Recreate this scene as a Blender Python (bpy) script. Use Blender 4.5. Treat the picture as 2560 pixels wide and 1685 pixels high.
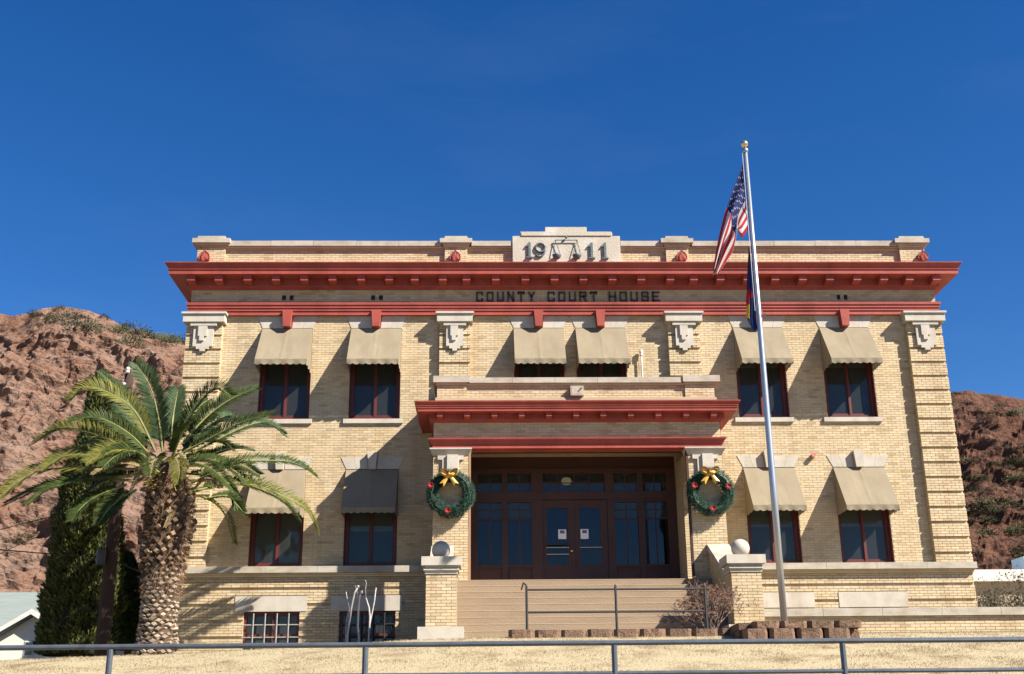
import bpy, math, random
import numpy as np
from mathutils import Vector, Matrix, noise as mn
R = math.radians
random.seed(7)
SC = bpy.context.scene
COL = SC.collection
for o in list(bpy.data.objects):
    bpy.data.objects.remove(o)

# ------------------------------------------------------------------ camera
CAM = Vector((-2.2, -29.0, 1.6))
FPX = 2921.0                                   # focal length in photo pixels (2560 wide)
pit, yaw, rol = R(18.755), R(1.5015), R(-0.587)
fwd = Vector((math.sin(yaw)*math.cos(pit), math.cos(yaw)*math.cos(pit), math.sin(pit)))
rgt = Vector((math.cos(yaw), -math.sin(yaw), 0))
upv = rgt.cross(fwd)
rg2 = math.cos(rol)*rgt + math.sin(rol)*upv
up2 = -math.sin(rol)*rgt + math.cos(rol)*upv
cd = bpy.data.cameras.new('camera')
cd.sensor_width = 36.0
cd.lens = FPX/2560*36
cd.clip_start = .1
cd.clip_end = 20000
cam = bpy.data.objects.new('camera', cd)
COL.objects.link(cam)
M = Matrix((rg2, up2, -fwd)).transposed().to_4x4()
M.translation = CAM
cam.matrix_world = M
SC.camera = cam

# ------------------------------------------------------------------ sky, sun, exposure
SUN_AZ, SUN_EL = R(59.4), R(40.0)              # azimuth from the facade's normal, towards the right
to_sun = Vector((math.cos(SUN_EL)*math.sin(SUN_AZ), -math.cos(SUN_EL)*math.cos(SUN_AZ), math.sin(SUN_EL)))
W = bpy.data.worlds.new('World')
SC.world = W
W.use_nodes = True
nt = W.node_tree
nt.nodes.clear()
sky = nt.nodes.new('ShaderNodeTexSky')
sky.sky_type = 'NISHITA'
sky.sun_disc = False
sky.sun_elevation = SUN_EL
sky.sun_rotation = math.atan2(to_sun.x, to_sun.y)
sky.altitude = 1200
sky.air_density = 1.0
sky.dust_density = 0.05
sky.ozone_density = 3.0
hs = nt.nodes.new('ShaderNodeHueSaturation')
hs.inputs['Saturation'].default_value = 1.34
hs.inputs['Hue'].default_value = .5105
# a breath of thin high cloud
tc = nt.nodes.new('ShaderNodeTexCoord')
mp = nt.nodes.new('ShaderNodeMapping')
mp.inputs['Scale'].default_value = (1.2, 2.0, 5.0)
mp.inputs['Rotation'].default_value = (0, R(18), R(20))
cn = nt.nodes.new('ShaderNodeTexNoise')
cn.inputs['Scale'].default_value = 1.6
cn.inputs['Detail'].default_value = 7
cn.inputs['Roughness'].default_value = .6
cr = nt.nodes.new('ShaderNodeValToRGB')
cr.color_ramp.elements[0].position = .5
cr.color_ramp.elements[0].color = (0, 0, 0, 1)
cr.color_ramp.elements[1].position = .95
cr.color_ramp.elements[1].color = (.05, .05, .05, 1)
cm = nt.nodes.new('ShaderNodeMixRGB')
cm.inputs[2].default_value = (5.0, 5.6, 6.6, 1)
bg = nt.nodes.new('ShaderNodeBackground')
bg.inputs['Strength'].default_value = 0.05
wo = nt.nodes.new('ShaderNodeOutputWorld')
lk = nt.links.new
lk(sky.outputs[0], hs.inputs['Color'])
lk(tc.outputs['Generated'], mp.inputs['Vector'])
lk(mp.outputs[0], cn.inputs['Vector'])
lk(cn.outputs['Fac'], cr.inputs['Fac'])
lk(cr.outputs[0], cm.inputs[0])
lk(hs.outputs[0], cm.inputs[1])
lk(cm.outputs[0], bg.inputs['Color'])
lk(bg.outputs[0], wo.inputs[0])
sd = bpy.data.lights.new('sun', 'SUN')
sd.energy = 5.0
sd.angle = R(.53)
sd.color = (1, .93, .82)
so = bpy.data.objects.new('sun', sd)
COL.objects.link(so)
so.location = (30, -30, 40)
so.rotation_euler = (-to_sun).to_track_quat('-Z', 'Y').to_euler()
vs = SC.view_settings
vs.view_transform = 'Standard'
vs.look = 'None'
vs.exposure = 1.5
vs.gamma = 1
SC.render.engine = 'CYCLES'
SC.cycles.max_bounces = 8
SC.cycles.diffuse_bounces = 2
SC.cycles.transparent_max_bounces = 16

# ------------------------------------------------------------------ helpers
def ray(px, py):
    return (px-1280)/FPX*rg2 - (py-842.5)/FPX*up2 + fwd
def at(px, py, y):
    """the point where the photo pixel's sight line crosses the depth y"""
    d = ray(px, py)
    return CAM + d*((y-CAM.y)/d.y)

class MB:
    def __init__(s):
        s.v, s.f, s.uv = [], [], []
    def quad(s, a, b, c, d):
        n = len(s.v); s.v += [tuple(a), tuple(b), tuple(c), tuple(d)]; s.f.append((n, n+1, n+2, n+3))
    def tri(s, a, b, c):
        n = len(s.v); s.v += [tuple(a), tuple(b), tuple(c)]; s.f.append((n, n+1, n+2))
    def box(s, x0, x1, y0, y1, z0, z1, back=True):
        n = len(s.v)
        s.v += [(x0, y0, z0), (x1, y0, z0), (x1, y1, z0), (x0, y1, z0), (x0, y0, z1), (x1, y0, z1), (x1, y1, z1), (x0, y1, z1)]
        F = [(0, 1, 5, 4), (1, 2, 6, 5), (3, 0, 4, 7), (4, 5, 6, 7), (3, 2, 1, 0)]
        if back: F.append((2, 3, 7, 6))
        s.f += [tuple(n+i for i in f) for f in F]
    def obox(s, c, ex, ey, ez):
        """box from a centre and three half-axis vectors"""
        n = len(s.v); c = Vector(c)
        for sz in (-1, 1):
            for sx, sy in ((-1, -1), (1, -1), (1, 1), (-1, 1)):
                s.v.append(tuple(c+ex*sx+ey*sy+ez*sz))
        s.f += [tuple(n+i for i in f) for f in ((0, 1, 5, 4), (1, 2, 6, 5), (2, 3, 7, 6), (3, 0, 4, 7), (4, 5, 6, 7), (3, 2, 1, 0))]
    def prism(s, poly, y0, y1):
        """polygon in x,z pushed along y (front at y0)"""
        n = len(s.v); k = len(poly)
        s.v += [(p[0], y0, p[1]) for p in poly] + [(p[0], y1, p[1]) for p in poly]
        s.f.append(tuple(range(n, n+k))); s.f.append(tuple(range(n+2*k-1, n+k-1, -1)))
        for i in range(k):
            j = (i+1) % k
            s.f.append((n+i, n+k+i, n+k+j, n+j))
    def prism_x(s, poly, x0, x1):
        """polygon in y,z pushed along x"""
        n = len(s.v); k = len(poly)
        s.v += [(x0, p[0], p[1]) for p in poly] + [(x1, p[0], p[1]) for p in poly]
        s.f.append(tuple(range(n, n+k))); s.f.append(tuple(range(n+2*k-1, n+k-1, -1)))
        for i in range(k):
            j = (i+1) % k
            s.f.append((n+i, n+k+i, n+k+j, n+j))
    def tube(s, pts, r, k=8, cap=True):
        pts = [Vector(p) for p in pts]
        rr = r if isinstance(r, (list, tuple)) else [r]*len(pts)
        n = len(s.v); pu = None
        for i, p in enumerate(pts):
            t = (pts[min(i+1, len(pts)-1)]-pts[max(i-1, 0)]).normalized()
            if pu is None:
                pu = t.orthogonal().normalized()
            u = (pu - t*pu.dot(t))
            u = u.normalized() if u.length > 1e-6 else t.orthogonal().normalized()
            pu = u; w = t.cross(u)
            for j in range(k):
                a = 2*math.pi*j/k
                s.v.append(tuple(p+(u*math.cos(a)+w*math.sin(a))*rr[i]))
        for i in range(len(pts)-1):
            for j in range(k):
                a = n+i*k+j; b = n+i*k+(j+1) % k
                s.f.append((a, b, b+k, a+k))
        if cap:
            s.f.append(tuple(range(n+k-1, n-1, -1)))
            m = n+(len(pts)-1)*k
            s.f.append(tuple(range(m, m+k)))
    def lathe(s, prof, c, k=24):
        n = len(s.v)
        for r, z in prof:
            for j in range(k):
                a = 2*math.pi*j/k
                s.v.append((c[0]+r*math.cos(a), c[1]+r*math.sin(a), c[2]+z))
        for i in range(len(prof)-1):
            for j in range(k):
                a = n+i*k+j; b = n+i*k+(j+1) % k
                s.f.append((a, b, b+k, a+k))
        s.f.append(tuple(range(n+k-1, n-1, -1)))
        m = n+(len(prof)-1)*k
        s.f.append(tuple(range(m, m+k)))
    def ball(s, c, r, k=24, m=14, sz=1.0):
        s.lathe([(max(r*math.sin(math.pi*i/m), .0004), -r*sz*math.cos(math.pi*i/m)) for i in range(m+1)], c, k)
    def sweep(s, prof, xl, xr, yf, yb, closed=True):
        """moulding profile (out, z) run round the left, front and right of a block"""
        n = len(s.v); k = len(prof)
        for i in range(4):
            for d, z in prof:
                x = xl-d if i < 2 else xr+d
                y = yb if i in (0, 3) else yf-d
                s.v.append((x, y, z))
        for i in range(3):
            for j in range(k if closed else k-1):
                a = n+i*k+j; b = n+i*k+(j+1) % k
                s.f.append((a, a+k, b+k, b))
        s.f.append(tuple(range(n, n+k))); s.f.append(tuple(range(n+4*k-1, n+3*k-1, -1)))
    def mesh(s, name, smooth=False):
        m = bpy.data.meshes.new(name)
        m.from_pydata(s.v, [], s.f)
        m.update()
        if smooth:
            m.polygons.foreach_set('use_smooth', [True]*len(m.polygons))
        return m
    def build(s, name, mat, parent=None, smooth=False, kind=None):
        return link(name, s.mesh(name, smooth), mat, parent, kind)

def link(name, mesh, mat, parent=None, kind=None, loc=None):
    o = bpy.data.objects.new(name, mesh)
    COL.objects.link(o)
    if mat is not None and not mesh.materials:
        for m in (mat if isinstance(mat, (list, tuple)) else [mat]):
            mesh.materials.append(m)
    if loc is not None:
        o.location = loc
    if parent is not None:
        o.parent = parent
        w = Vector((0, 0, 0)); p = parent
        if p.type == 'EMPTY':
            w = Vector(p.location)
            o.matrix_parent_inverse = Matrix.Translation(-w)
    if kind:
        o['kind'] = kind
    return o

def tag(o, label, cat=None, group=None):
    o['label'] = label
    if cat: o['category'] = cat
    if group: o['group'] = group
    return o
def thing(name, label, cat, loc, group=None):
    o = bpy.data.objects.new(name, None)
    COL.objects.link(o)
    o.location = loc
    o.empty_display_size = .3
    return tag(o, label, cat, group)
def fix_normals(o):
    import bmesh
    b = bmesh.new(); b.from_mesh(o.data); bmesh.ops.recalc_face_normals(b, faces=b.faces); b.to_mesh(o.data); b.free()

# ------------------------------------------------------------------ materials
def mat(name, col, rough=.8, col2=None, scale=4., detail=4., bump=0., bscale=40., spec=.3, metal=0., stretch=(1, 1, 1), thr=(.3, .7), island=None, coord='Object', transl=0., streak=0.):
    m = bpy.data.materials.new(name); m.use_nodes = True
    t = m.node_tree; N = t.nodes; L = t.links.new
    b = N['Principled BSDF']
    b.inputs['Roughness'].default_value = rough
    b.inputs['Metallic'].default_value = metal
    if 'Specular IOR Level' in b.inputs: b.inputs['Specular IOR Level'].default_value = spec
    out = None
    tcn = N.new('ShaderNodeTexCoord'); mpn = N.new('ShaderNodeMapping')
    mpn.inputs['Scale'].default_value = stretch
    # Position keeps neighbouring pieces of one surface continuous whatever their origins
    gm = N.new('ShaderNodeNewGeometry')
    L(gm.outputs['Position'] if coord == 'Object' else tcn.outputs[coord], mpn.inputs['Vector'])
    c = N.new('ShaderNodeRGB'); c.outputs[0].default_value = (*col, 1); out = c.outputs[0]
    if col2 is not None:
        n = N.new('ShaderNodeTexNoise'); n.inputs['Scale'].default_value = scale; n.inputs['Detail'].default_value = detail
        n.inputs['Roughness'].default_value = .6
        L(mpn.outputs[0], n.inputs['Vector'])
        r = N.new('ShaderNodeMapRange'); r.inputs[1].default_value = thr[0]; r.inputs[2].default_value = thr[1]
        L(n.outputs['Fac'], r.inputs[0])
        x = N.new('ShaderNodeMixRGB'); x.inputs[2].default_value = (*col2, 1)
        L(r.outputs[0], x.inputs[0]); L(out, x.inputs[1]); out = x.outputs[0]
    if streak:
        ms = N.new('ShaderNodeMapping'); ms.inputs['Scale'].default_value = (2.2, 2.2, .22); L(gm.outputs['Position'], ms.inputs['Vector'])
        ns = N.new('ShaderNodeTexNoise'); ns.inputs['Scale'].default_value = 1.0; ns.inputs['Detail'].default_value = 8; ns.inputs['Roughness'].default_value = .62; L(ms.outputs[0], ns.inputs['Vector'])
        rs = N.new('ShaderNodeMapRange'); rs.inputs[1].default_value = .48; rs.inputs[2].default_value = .78; rs.inputs[3].default_value = 0; rs.inputs[4].default_value = streak; L(ns.outputs['Fac'], rs.inputs[0])
        x = N.new('ShaderNodeMixRGB'); x.blend_type = 'MULTIPLY'; x.inputs[2].default_value = (.62, .5, .38, 1); L(rs.outputs[0], x.inputs[0]); L(out, x.inputs[1]); out = x.outputs[0]
    if island is not None:
        oi = N.new('ShaderNodeObjectInfo')
        ad = N.new('ShaderNodeMath'); ad.operation = 'ADD'
        L(gm.outputs['Random Per Island'], ad.inputs[0]); L(oi.outputs['Random'], ad.inputs[1])
        wn = N.new('ShaderNodeTexWhiteNoise'); wn.noise_dimensions = '1D'
        L(ad.outputs[0], wn.inputs['W'])
        rp = N.new('ShaderNodeValToRGB')
        els = rp.color_ramp.elements
        while len(els) < len(island): els.new(.5)
        for e, (p, cc) in zip(els, island):
            e.position = p; e.color = (*cc, 1)
        L(wn.outputs['Value'], rp.inputs['Fac'])
        x = N.new('ShaderNodeMixRGB'); x.blend_type = 'MULTIPLY'; x.inputs[0].default_value = 1
        L(out, x.inputs[1]); L(rp.outputs[0], x.inputs[2]); out = x.outputs[0]
    L(out, b.inputs['Base Color'])
    if bump:
        n = N.new('ShaderNodeTexNoise'); n.inputs['Scale'].default_value = bscale; n.inputs['Detail'].default_value = 5
        L(mpn.outputs[0], n.inputs['Vector'])
        bp = N.new('ShaderNodeBump'); bp.inputs['Strength'].default_value = bump; bp.inputs['Distance'].default_value = .02
        L(n.outputs['Fac'], bp.inputs['Height']); L(bp.outputs[0], b.inputs['Normal'])
    if transl:
        tr = N.new('ShaderNodeBsdfTranslucent'); L(out, tr.inputs['Color'])
        mx = N.new('ShaderNodeMixShader'); mx.inputs[0].default_value = transl
        L(b.outputs[0], mx.inputs[1]); L(tr.outputs[0], mx.inputs[2])
        L(mx.outputs[0], N['Material Output'].inputs['Surface'])
    return m

def glass_mat(name, refl, tint, rough=.02, dust=.1):
    m = bpy.data.materials.new(name); m.use_nodes = True
    t = m.node_tree; N = t.nodes; L = t.links.new
    N.remove(N['Principled BSDF'])
    tr = N.new('ShaderNodeBsdfTransparent'); tr.inputs['Color'].default_value = (*tint, 1)
    gl = N.new('ShaderNodeBsdfGlossy'); gl.inputs['Roughness'].default_value = rough
    n = N.new('ShaderNodeTexNoise'); n.inputs['Scale'].default_value = 1.3
    g = N.new('ShaderNodeNewGeometry'); L(g.outputs['Position'], n.inputs['Vector'])
    bp = N.new('ShaderNodeBump'); bp.inputs['Strength'].default_value = .04; L(n.outputs['Fac'], bp.inputs['Height']); L(bp.outputs[0], gl.inputs['Normal'])
    fr = N.new('ShaderNodeFresnel'); fr.inputs['IOR'].default_value = 1.42
    ad = N.new('ShaderNodeMath'); ad.operation = 'ADD'; ad.inputs[1].default_value = refl; ad.use_clamp = True
    L(fr.outputs[0], ad.inputs[0])
    mx = N.new('ShaderNodeMixShader')
    L(ad.outputs[0], mx.inputs[0]); L(tr.outputs[0], mx.inputs[1]); L(gl.outputs[0], mx.inputs[2])
    df = N.new('ShaderNodeBsdfDiffuse'); df.inputs['Color'].default_value = (.20, .215, .21, 1)
    m2 = N.new('ShaderNodeMixShader'); m2.inputs[0].default_value = dust
    L(mx.outputs[0], m2.inputs[1]); L(df.outputs[0], m2.inputs[2])
    L(m2.outputs[0], N['Material Output'].inputs['Surface'])
    return m

BR = [(0, (.72, .68, .6)), (.1, (.86, .83, .76)), (.5, (1, 1, 1)), (.8, (1.0, .95, .86)), (1, (1.1, 1.1, 1.08))]
m_brick = mat('buff_brick', (.47, .37, .23), .75, (.49, .40, .275), 1.1, 5, .25, 90, island=BR, streak=.55)
m_mortar = mat('mortar', (.31, .235, .145), .95, (.37, .29, .185), 3, 5, .4, 80)
m_stone = mat('limestone', (.43, .395, .335), .85, (.34, .3, .245), 3.2, 6, .3, 60, thr=(.45, .8), streak=.5)
m_coping = mat('cast_stone_coping', (.385, .345, .285), .88, (.27, .23, .18), 2.4, 7, .35, 50, stretch=(1, 1, 2.5), thr=(.42, .75), streak=.6)
m_red = mat('red_paint', (.315, .066, .05), .6, (.23, .046, .036), 1.3, 9, .2, 24, spec=.25, thr=(.42, .7), streak=.6)
m_redwin = mat('shaded_window_red', (.105, .021, .017), .5, (.08, .017, .015), 6, 4, .1, 40, spec=.4)  # red darkened so the frames' shade is part of their colour
m_brown = mat('brown_door_paint', (.066, .026, .016), .5, (.05, .02, .012), 2.5, 4, .1, 30, spec=.35)
m_canvas = mat('tan_canvas', (.235, .195, .132), .9, (.20, .165, .112), 2.2, 5, .15, 60, stretch=(1, 1, .4), transl=.06, streak=.3)
m_conc = mat('tan_concrete', (.275, .205, .138), .9, (.235, .172, .115), 3.5, 6, .35, 45, stretch=(.35, 1, 1.2), thr=(.4, .75))
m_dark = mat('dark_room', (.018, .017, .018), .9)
m_blind = mat('window_blind', (.42, .38, .28), .9, (.36, .32, .23), 1.5, 3)
m_glass = glass_mat('window_glass', .0, (.68, .72, .72), .02, .10)
m_glassd = glass_mat('door_glass', .012, (.35, .38, .42), .02, .02)
m_white = mat('white_paint', (.6, .59, .56), .6, (.48, .46, .42), 5, 5, .1, 40)
m_black = mat('black_iron', (.022, .024, .028), .45, (.04, .035, .035), 20, 4, .15, 80, spec=.4)
m_pipe = mat('galvanised_pipe', (.085, .10, .12), .45, (.06, .068, .08), 9, 5, .1, 60, metal=.3, thr=(.4, .75))
m_pole = mat('brushed_aluminium', (.42, .44, .47), .36, (.35, .37, .4), 4, 4, .05, 60, metal=.75, stretch=(6, 6, .3))
m_gold = mat('gold_finial', (.75, .6, .3), .25, metal=.9)
m_block = mat('split_face_block', (.18, .118, .08), .95, (.115, .072, .05), 22, 6, 1.0, 34, island=[(0, (.8, .78, .76)), (1, (1.15, 1.1, 1.05))])
m_bronze = mat('verdigris_bronze', (.115, .15, .16), .6, (.07, .09, .1), 14, 5, .2, 50, metal=.2)
m_letter = mat('weathered_bronze_letter', (.06, .046, .042), .7, (.09, .072, .065), 20, 4)
m_soil = mat('dry_soil', (.18, .13, .085), .95, (.13, .09, .06), 1.2, 6, .5, 12)
m_road = mat('asphalt', (.055, .053, .05), .9, (.075, .072, .068), 3, 6, .3, 60)

# ------------------------------------------------------------------ brickwork
BL, BH, JT = .209, .0635, .009
GZ = 11.417                                     # a course line that falls on the pilaster grooves
FULL = {}
def brick_mesh(depth):
    k = round(depth, 3)
    if k not in FULL:
        b = MB(); h = (BL-JT)/2; g = (BH-JT)/2
        b.box(-h, h, 0, depth, -g, g, back=False)
        me = b.mesh('brick'); me.materials.append(m_brick); FULL[k] = me
    return FULL[k]
class Bricks:
    """running bond on front faces (normal -y); bricks kept as boxes and shared out into parts at the end"""
    def __init__(s): s.l = []
    def face(s, x0, x1, z0, z1, y, depth=.05, holes=(), groove=None, gdepth=.03, seed=0):
        rnd = random.Random(seed*7919+int(x0*100))
        k0 = math.floor((z0-GZ)/BH+.001); k1 = math.ceil((z1-GZ)/BH-.001)
        for k in range(k0, k1):
            a = max(GZ+k*BH, z0); b = min(GZ+(k+1)*BH, z1)
            if b-a < .02: continue
            zm = (a+b)/2; yy = y
            if groove is not None and groove(zm): yy = y+gdepth
            iv = [(x0, x1)]
            for h in holes:
                r = h(zm) if callable(h) else ((h[0], h[1]) if h[2]-.012 < zm < h[3]+.012 else None)
                if r is None: continue
                nv = []
                for (p, q) in iv:
                    if r[1] <= p or r[0] >= q: nv.append((p, q)); continue
                    if r[0] > p: nv.append((p, r[0]))
                    if r[1] < q: nv.append((r[1], q))
                iv = nv
            off = (k % 2)*BL/2 + x0
            for p, q in iv:
                if q-p < .02: continue
                n0 = math.floor((p-off)/BL)
                e = off+n0*BL
                while e < q:
                    s0 = max(e, p)+(JT/2 if e >= p else .002); s1 = min(e+BL, q)-(JT/2 if e+BL <= q else .002)
                    if s1-s0 > .015:
                        full = abs(s1-s0-(BL-JT)) < .001 and abs(b-a-BH) < .001
                        s.l.append((s0, s1, yy+rnd.uniform(-.0015, .0015), a+JT/2, b-JT/2, depth-(yy-y), full))
                    e += BL
    def build(s, parent, near=None, n=300):
        """n whole bricks as objects of their own, the rest as one mesh"""
        idx = [i for i, b in enumerate(s.l) if b[6]]
        if near: idx.sort(key=near and (lambda i: near(s.l[i])))
        pick = set(idx[:n])
        mb = MB()
        for i, (x0, x1, y, z0, z1, d, full) in enumerate(s.l):
            if i in pick:
                link('brick', brick_mesh(round(d, 3)), m_brick, parent, loc=((x0+x1)/2, y, (z0+z1)/2))
            else:
                mb.box(x0, x1, y, y+d, z0, z1, back=False)
        if mb.f:
            mb.build('brickwork', m_brick, parent, kind='stuff')

# ================================================================== GROUND
def ipl(x, xs, ys): return float(np.interp(x, xs, ys))
def crest(x):
    return ipl(x, [-40, -16, -10.5, -8.17, -6.5, -4.2, -3.35, -2.5, 4, 12, 40], [1.5, 2.45, 2.88, 2.945, 3.01, 3.125, 3.17, 3.185, 3.20, 3.24, 3.3])
def ground_z(x, y):
    H = crest(x)
    if y < -16.6: return 0.
    if y < -15.0: return (y+16.6)/1.6*1.72
    if y < -8.0:
        t = (y+15.0)/7.0
        return 1.72+(H-1.72)*(t**1.08) + .03*mn.noise((x*.5, y*.5, 0))
    # the terrace behind the crest
    up = ipl(x, [-6, -4, 4, 6], [.0, .2, .2, .26])
    left = ipl(x, [-16, -10, -8, -5.5], [1.2, .9, .4, 0])
    k = min(1, (y+8.0)/3.4); k2 = min(1, max(0, (y+7.8)/2.2))
    return H + up*k - left*k2 + .02*mn.noise((x*.5, y*.5, 0))
g = MB()
g.quad((-6000, -6000, -.02), (6000, -6000, -.02), (6000, 9000, -.02), (-6000, 9000, -.02))
o = g.build('ground', m_soil, kind='structure')
g = MB()
g.quad((-400, -60, -.008), (400, -60, -.008), (400, -17.6, -.008), (-400, -17.6, -.008))
g.build('street', m_road, kind='structure')
xs = list(np.arange(-40, 40.01, .4)); ys = list(np.arange(-16.6, 3.01, .3)) + [8, 16, 30, 50]
g = MB(); nx = len(xs)
for y in ys:
    for x in xs: g.v.append((x, y, ground_z(x, y)))
for j in range(len(ys)-1):
    for i in range(nx-1):
        a = j*nx+i; g.f.append((a, a+1, a+nx+1, a+nx))
m_lawn = mat('dry_lawn_soil', (.32, .265, .165), .95, (.17, .12, .065), 1.5, 8, .6, 30, thr=(.5, .74))
g.build('lawn', m_lawn, smooth=True, kind='structure')
# dry grass on the slope
rg = np.random.default_rng(3)
N = 210000
gx = rg.uniform(-14.5, 12.5, N); gy = -4.4-rg.random(N)*7.6
v = np.zeros((N, 3, 3)); 
hz = np.array([ground_z(a, b) for a, b in zip(gx, gy)])
pat = np.array([mn.fractal(Vector((a*1.1, b*1.6, 0)), 1., 2., 4) for a, b in zip(gx, gy)])
hh = rg.uniform(.009, .022, N)*np.clip(1.1+pat*1.3, .35, 2.4); ang = rg.uniform(0, 6.283, N); wd = rg.uniform(.003, .007, N)
lx = rg.normal(.008, .02, N); ly = rg.normal(0, .02, N)
v[:, 0] = np.stack([gx-np.cos(ang)*wd, gy-np.sin(ang)*wd, hz-.004], 1)
v[:, 1] = np.stack([gx+np.cos(ang)*wd, gy+np.sin(ang)*wd, hz-.004], 1)
v[:, 2] = np.stack([gx+lx, gy+ly, hz+hh], 1)
me = bpy.data.meshes.new('dry_grass')
me.from_pydata(v.reshape(-1, 3).tolist(), [], np.arange(N*3).reshape(-1, 3).tolist())
m_grass = mat('straw_grass', (.37, .31, .195), .9, (.22, .155, .085), 1.5, 8, island=[(0, (.85, .84, .8)), (.5, (1, 1, 1)), (1, (1.1, 1.09, 1.05))], transl=.25, thr=(.5, .74))
o = link('dry_grass', me, m_grass, kind='stuff')
tag(o, 'short straw coloured dry grass covering the sloping front lawn', 'grass')

# ================================================================== COURTHOUSE
CH = thing('courthouse', 'two storey buff brick courthouse with red cornices and 1911 roof tablet', 'courthouse', (0, 0, 3.3))
XW = 9.85
YB = 13.0
WIN = [-7.96, -5.645, -1.395, .23, 4.395, 6.69]
WW = 1.31
UZ0, UZ1 = 9.24, 11.70
LZ0, LZ1 = 5.49, 7.945
LWIN = [0, 1, 4, 5]

# structural core (mortar coloured, bricks stand proud of it)
core = MB()
RX0, RX1 = -2.55, 2.69                           # entrance recess
def wall_grid(mb, x0, x1, z0, z1, y0, y1, holes):
    """solid slab with rectangular openings, made of boxes"""
    zs = sorted({z0, z1} | {z for h in holes for z in (h[2], h[3]) if z0 < z < z1})
    for a, b in zip(zs, zs[1:]):
        zm = (a+b)/2
        hs_ = sorted((h[0], h[1]) for h in holes if h[2] < zm < h[3])
        p = x0
        for h in hs_:
            if h[0] > p: mb.box(p, h[0], y0, y1, a, b)
            p = max(p, h[1])
        if p < x1: mb.box(p, x1, y0, y1, a, b)
opU = [(x, x+WW, UZ0, UZ1) for x in WIN]
opL = [(WIN[i], WIN[i]+WW, LZ0, LZ1) for i in LWIN]
entr = (RX0, RX1, 4.9, 8.3)
wall_grid(core, -XW, XW, 5.33, 12.75, .0045, .40, opU+opL+[entr])
wall = core.build('wall', m_mortar, CH)
BK = Bricks()
def trap(xa, xb, za, zb, fl):
    def f(z):
        if not (za-.01 < z < zb+.01): return None
        k = (z-za)/(zb-za)*fl
        return (xa-k, xb+k)
    return f
hol = list(opU)+list(opL)+[entr]
for x in WIN: hol.append(trap(x, x+WW, UZ1, 12.06, .15))
for i in LWIN: hol.append(trap(WIN[i], WIN[i]+WW, LZ1, 8.245, .145)); hol.append((WIN[i]+.53, WIN[i]+.79, 8.2, 8.36))
for x in WIN: hol.append((x-.1, x+WW+.1, 9.12, 9.245))
PIL = [(-9.9, -8.97), (-3.335, -2.53), (2.645, 3.48), (8.975, 9.9)]
for p in PIL: hol.append((p[0]+.01, p[1]-.01, 5.4 if abs(p[0]) > 5 else 9.6, 12.06))
hol.append((-3.39, 3.51, 5.4, 9.10))
BK.face(-XW, XW, 5.47, 12.06, 0, .05, hol, seed=1)
# frieze between the mouldings, with the air vents left open
vent = [(-7.495, -7.386), (-7.295, -7.186), (-5.149, -5.045), (-4.945, -4.840), (7.234, 7.33), (7.42, 7.52)]
BK.face(-9.87, 9.87, 12.30, 12.78, -.05, .05, [(a, b, 12.475, 12.605) for a, b in vent], seed=2)
# pilasters
grv = lambda z: abs(((z-11.449)/.381) - round((z-11.449)/.381)) < .06
for p in PIL:
    z0 = 5.47 if abs(p[0]) > 5 else 9.6
    BK.face(p[0], p[1], z0, 11.85, -.16, .16, groove=grv, gdepth=.06, seed=3)
for p in PIL:
    z0 = 5.47 if abs(p[0]) > 5 else 9.6
    pc = MB(); pc.box(p[0]+.006, p[1]-.006, -.095, .004, z0, 12.05); pc.build('pilaster_core', m_mortar, CH)
fc = MB(); fc.box(-9.864, 9.864, -.043, .004, 12.30, 12.78); fc.build('frieze_core', m_mortar, CH)
vb = MB()
for a, b in vent: vb.box(a+.004, b-.004, -.0445, -.04, 12.48, 12.60)
for a, b in vent:
    v1 = MB(); v1.box(a+.003, b-.003, -.0465, -.0435, 12.478, 12.602); v1.build('vent', m_dark, CH)

# side walls, rear wall, roof: brick pattern from the material (never seen square on)
def brick_tex():
    m = bpy.data.materials.new('buff_brick_side'); m.use_nodes = True
    t = m.node_tree; N_ = t.nodes; L = t.links.new
    b = N_['Principled BSDF']; b.inputs['Roughness'].default_value = .8
    gme = N_.new('ShaderNodeNewGeometry'); sp = N_.new('ShaderNodeSeparateXYZ'); L(gme.outputs['Position'], sp.inputs[0])
    ad = N_.new('ShaderNodeMath'); L(sp.outputs[0], ad.inputs[0]); L(sp.outputs[1], ad.inputs[1])
    cb = N_.new('ShaderNodeCombineXYZ'); L(ad.outputs[0], cb.inputs[0]); L(sp.outputs[2], cb.inputs[1])
    bt = N_.new('ShaderNodeTexBrick')
    bt.inputs['Color1'].default_value = (.47, .37, .23, 1); bt.inputs['Color2'].default_value = (.40, .315, .18, 1); bt.inputs['Mortar'].default_value = (.25, .18, .10, 1)
    bt.inputs['Scale'].default_value = 1; bt.inputs['Brick Width'].default_value = BL; bt.inputs['Row Height'].default_value = BH; bt.inputs['Mortar Size'].default_value = .005
    L(cb.outputs[0], bt.inputs['Vector']); L(bt.outputs['Color'], b.inputs['Base Color'])
    return m
m_side = brick_tex()
sw = MB()
sw.box(-XW, -XW+.35, .402, YB, 3.0, 14.0); sw.box(XW-.35, XW, .402, YB, 3.0, 14.0); sw.box(-XW+.352, XW-.352, YB-.35, YB, 3.0, 14.0)
sw.box(-XW, RX0-.01, .02, .4, 3.0, 5.32); sw.box(RX1+.01, XW, .02, .4, 3.0, 5.32); sw.box(RX0-.005, RX1+.005, .32, .5, 3.0, 4.9); sw.box(-XW, XW, .02, .4, 12.76, 13.3)
sw.build('side_wall', m_side, CH)
rf = MB(); rf.box(-9.49, 9.49, .42, YB-.36, 13.1, 13.2); rf.build('roof', m_coping, CH)
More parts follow.
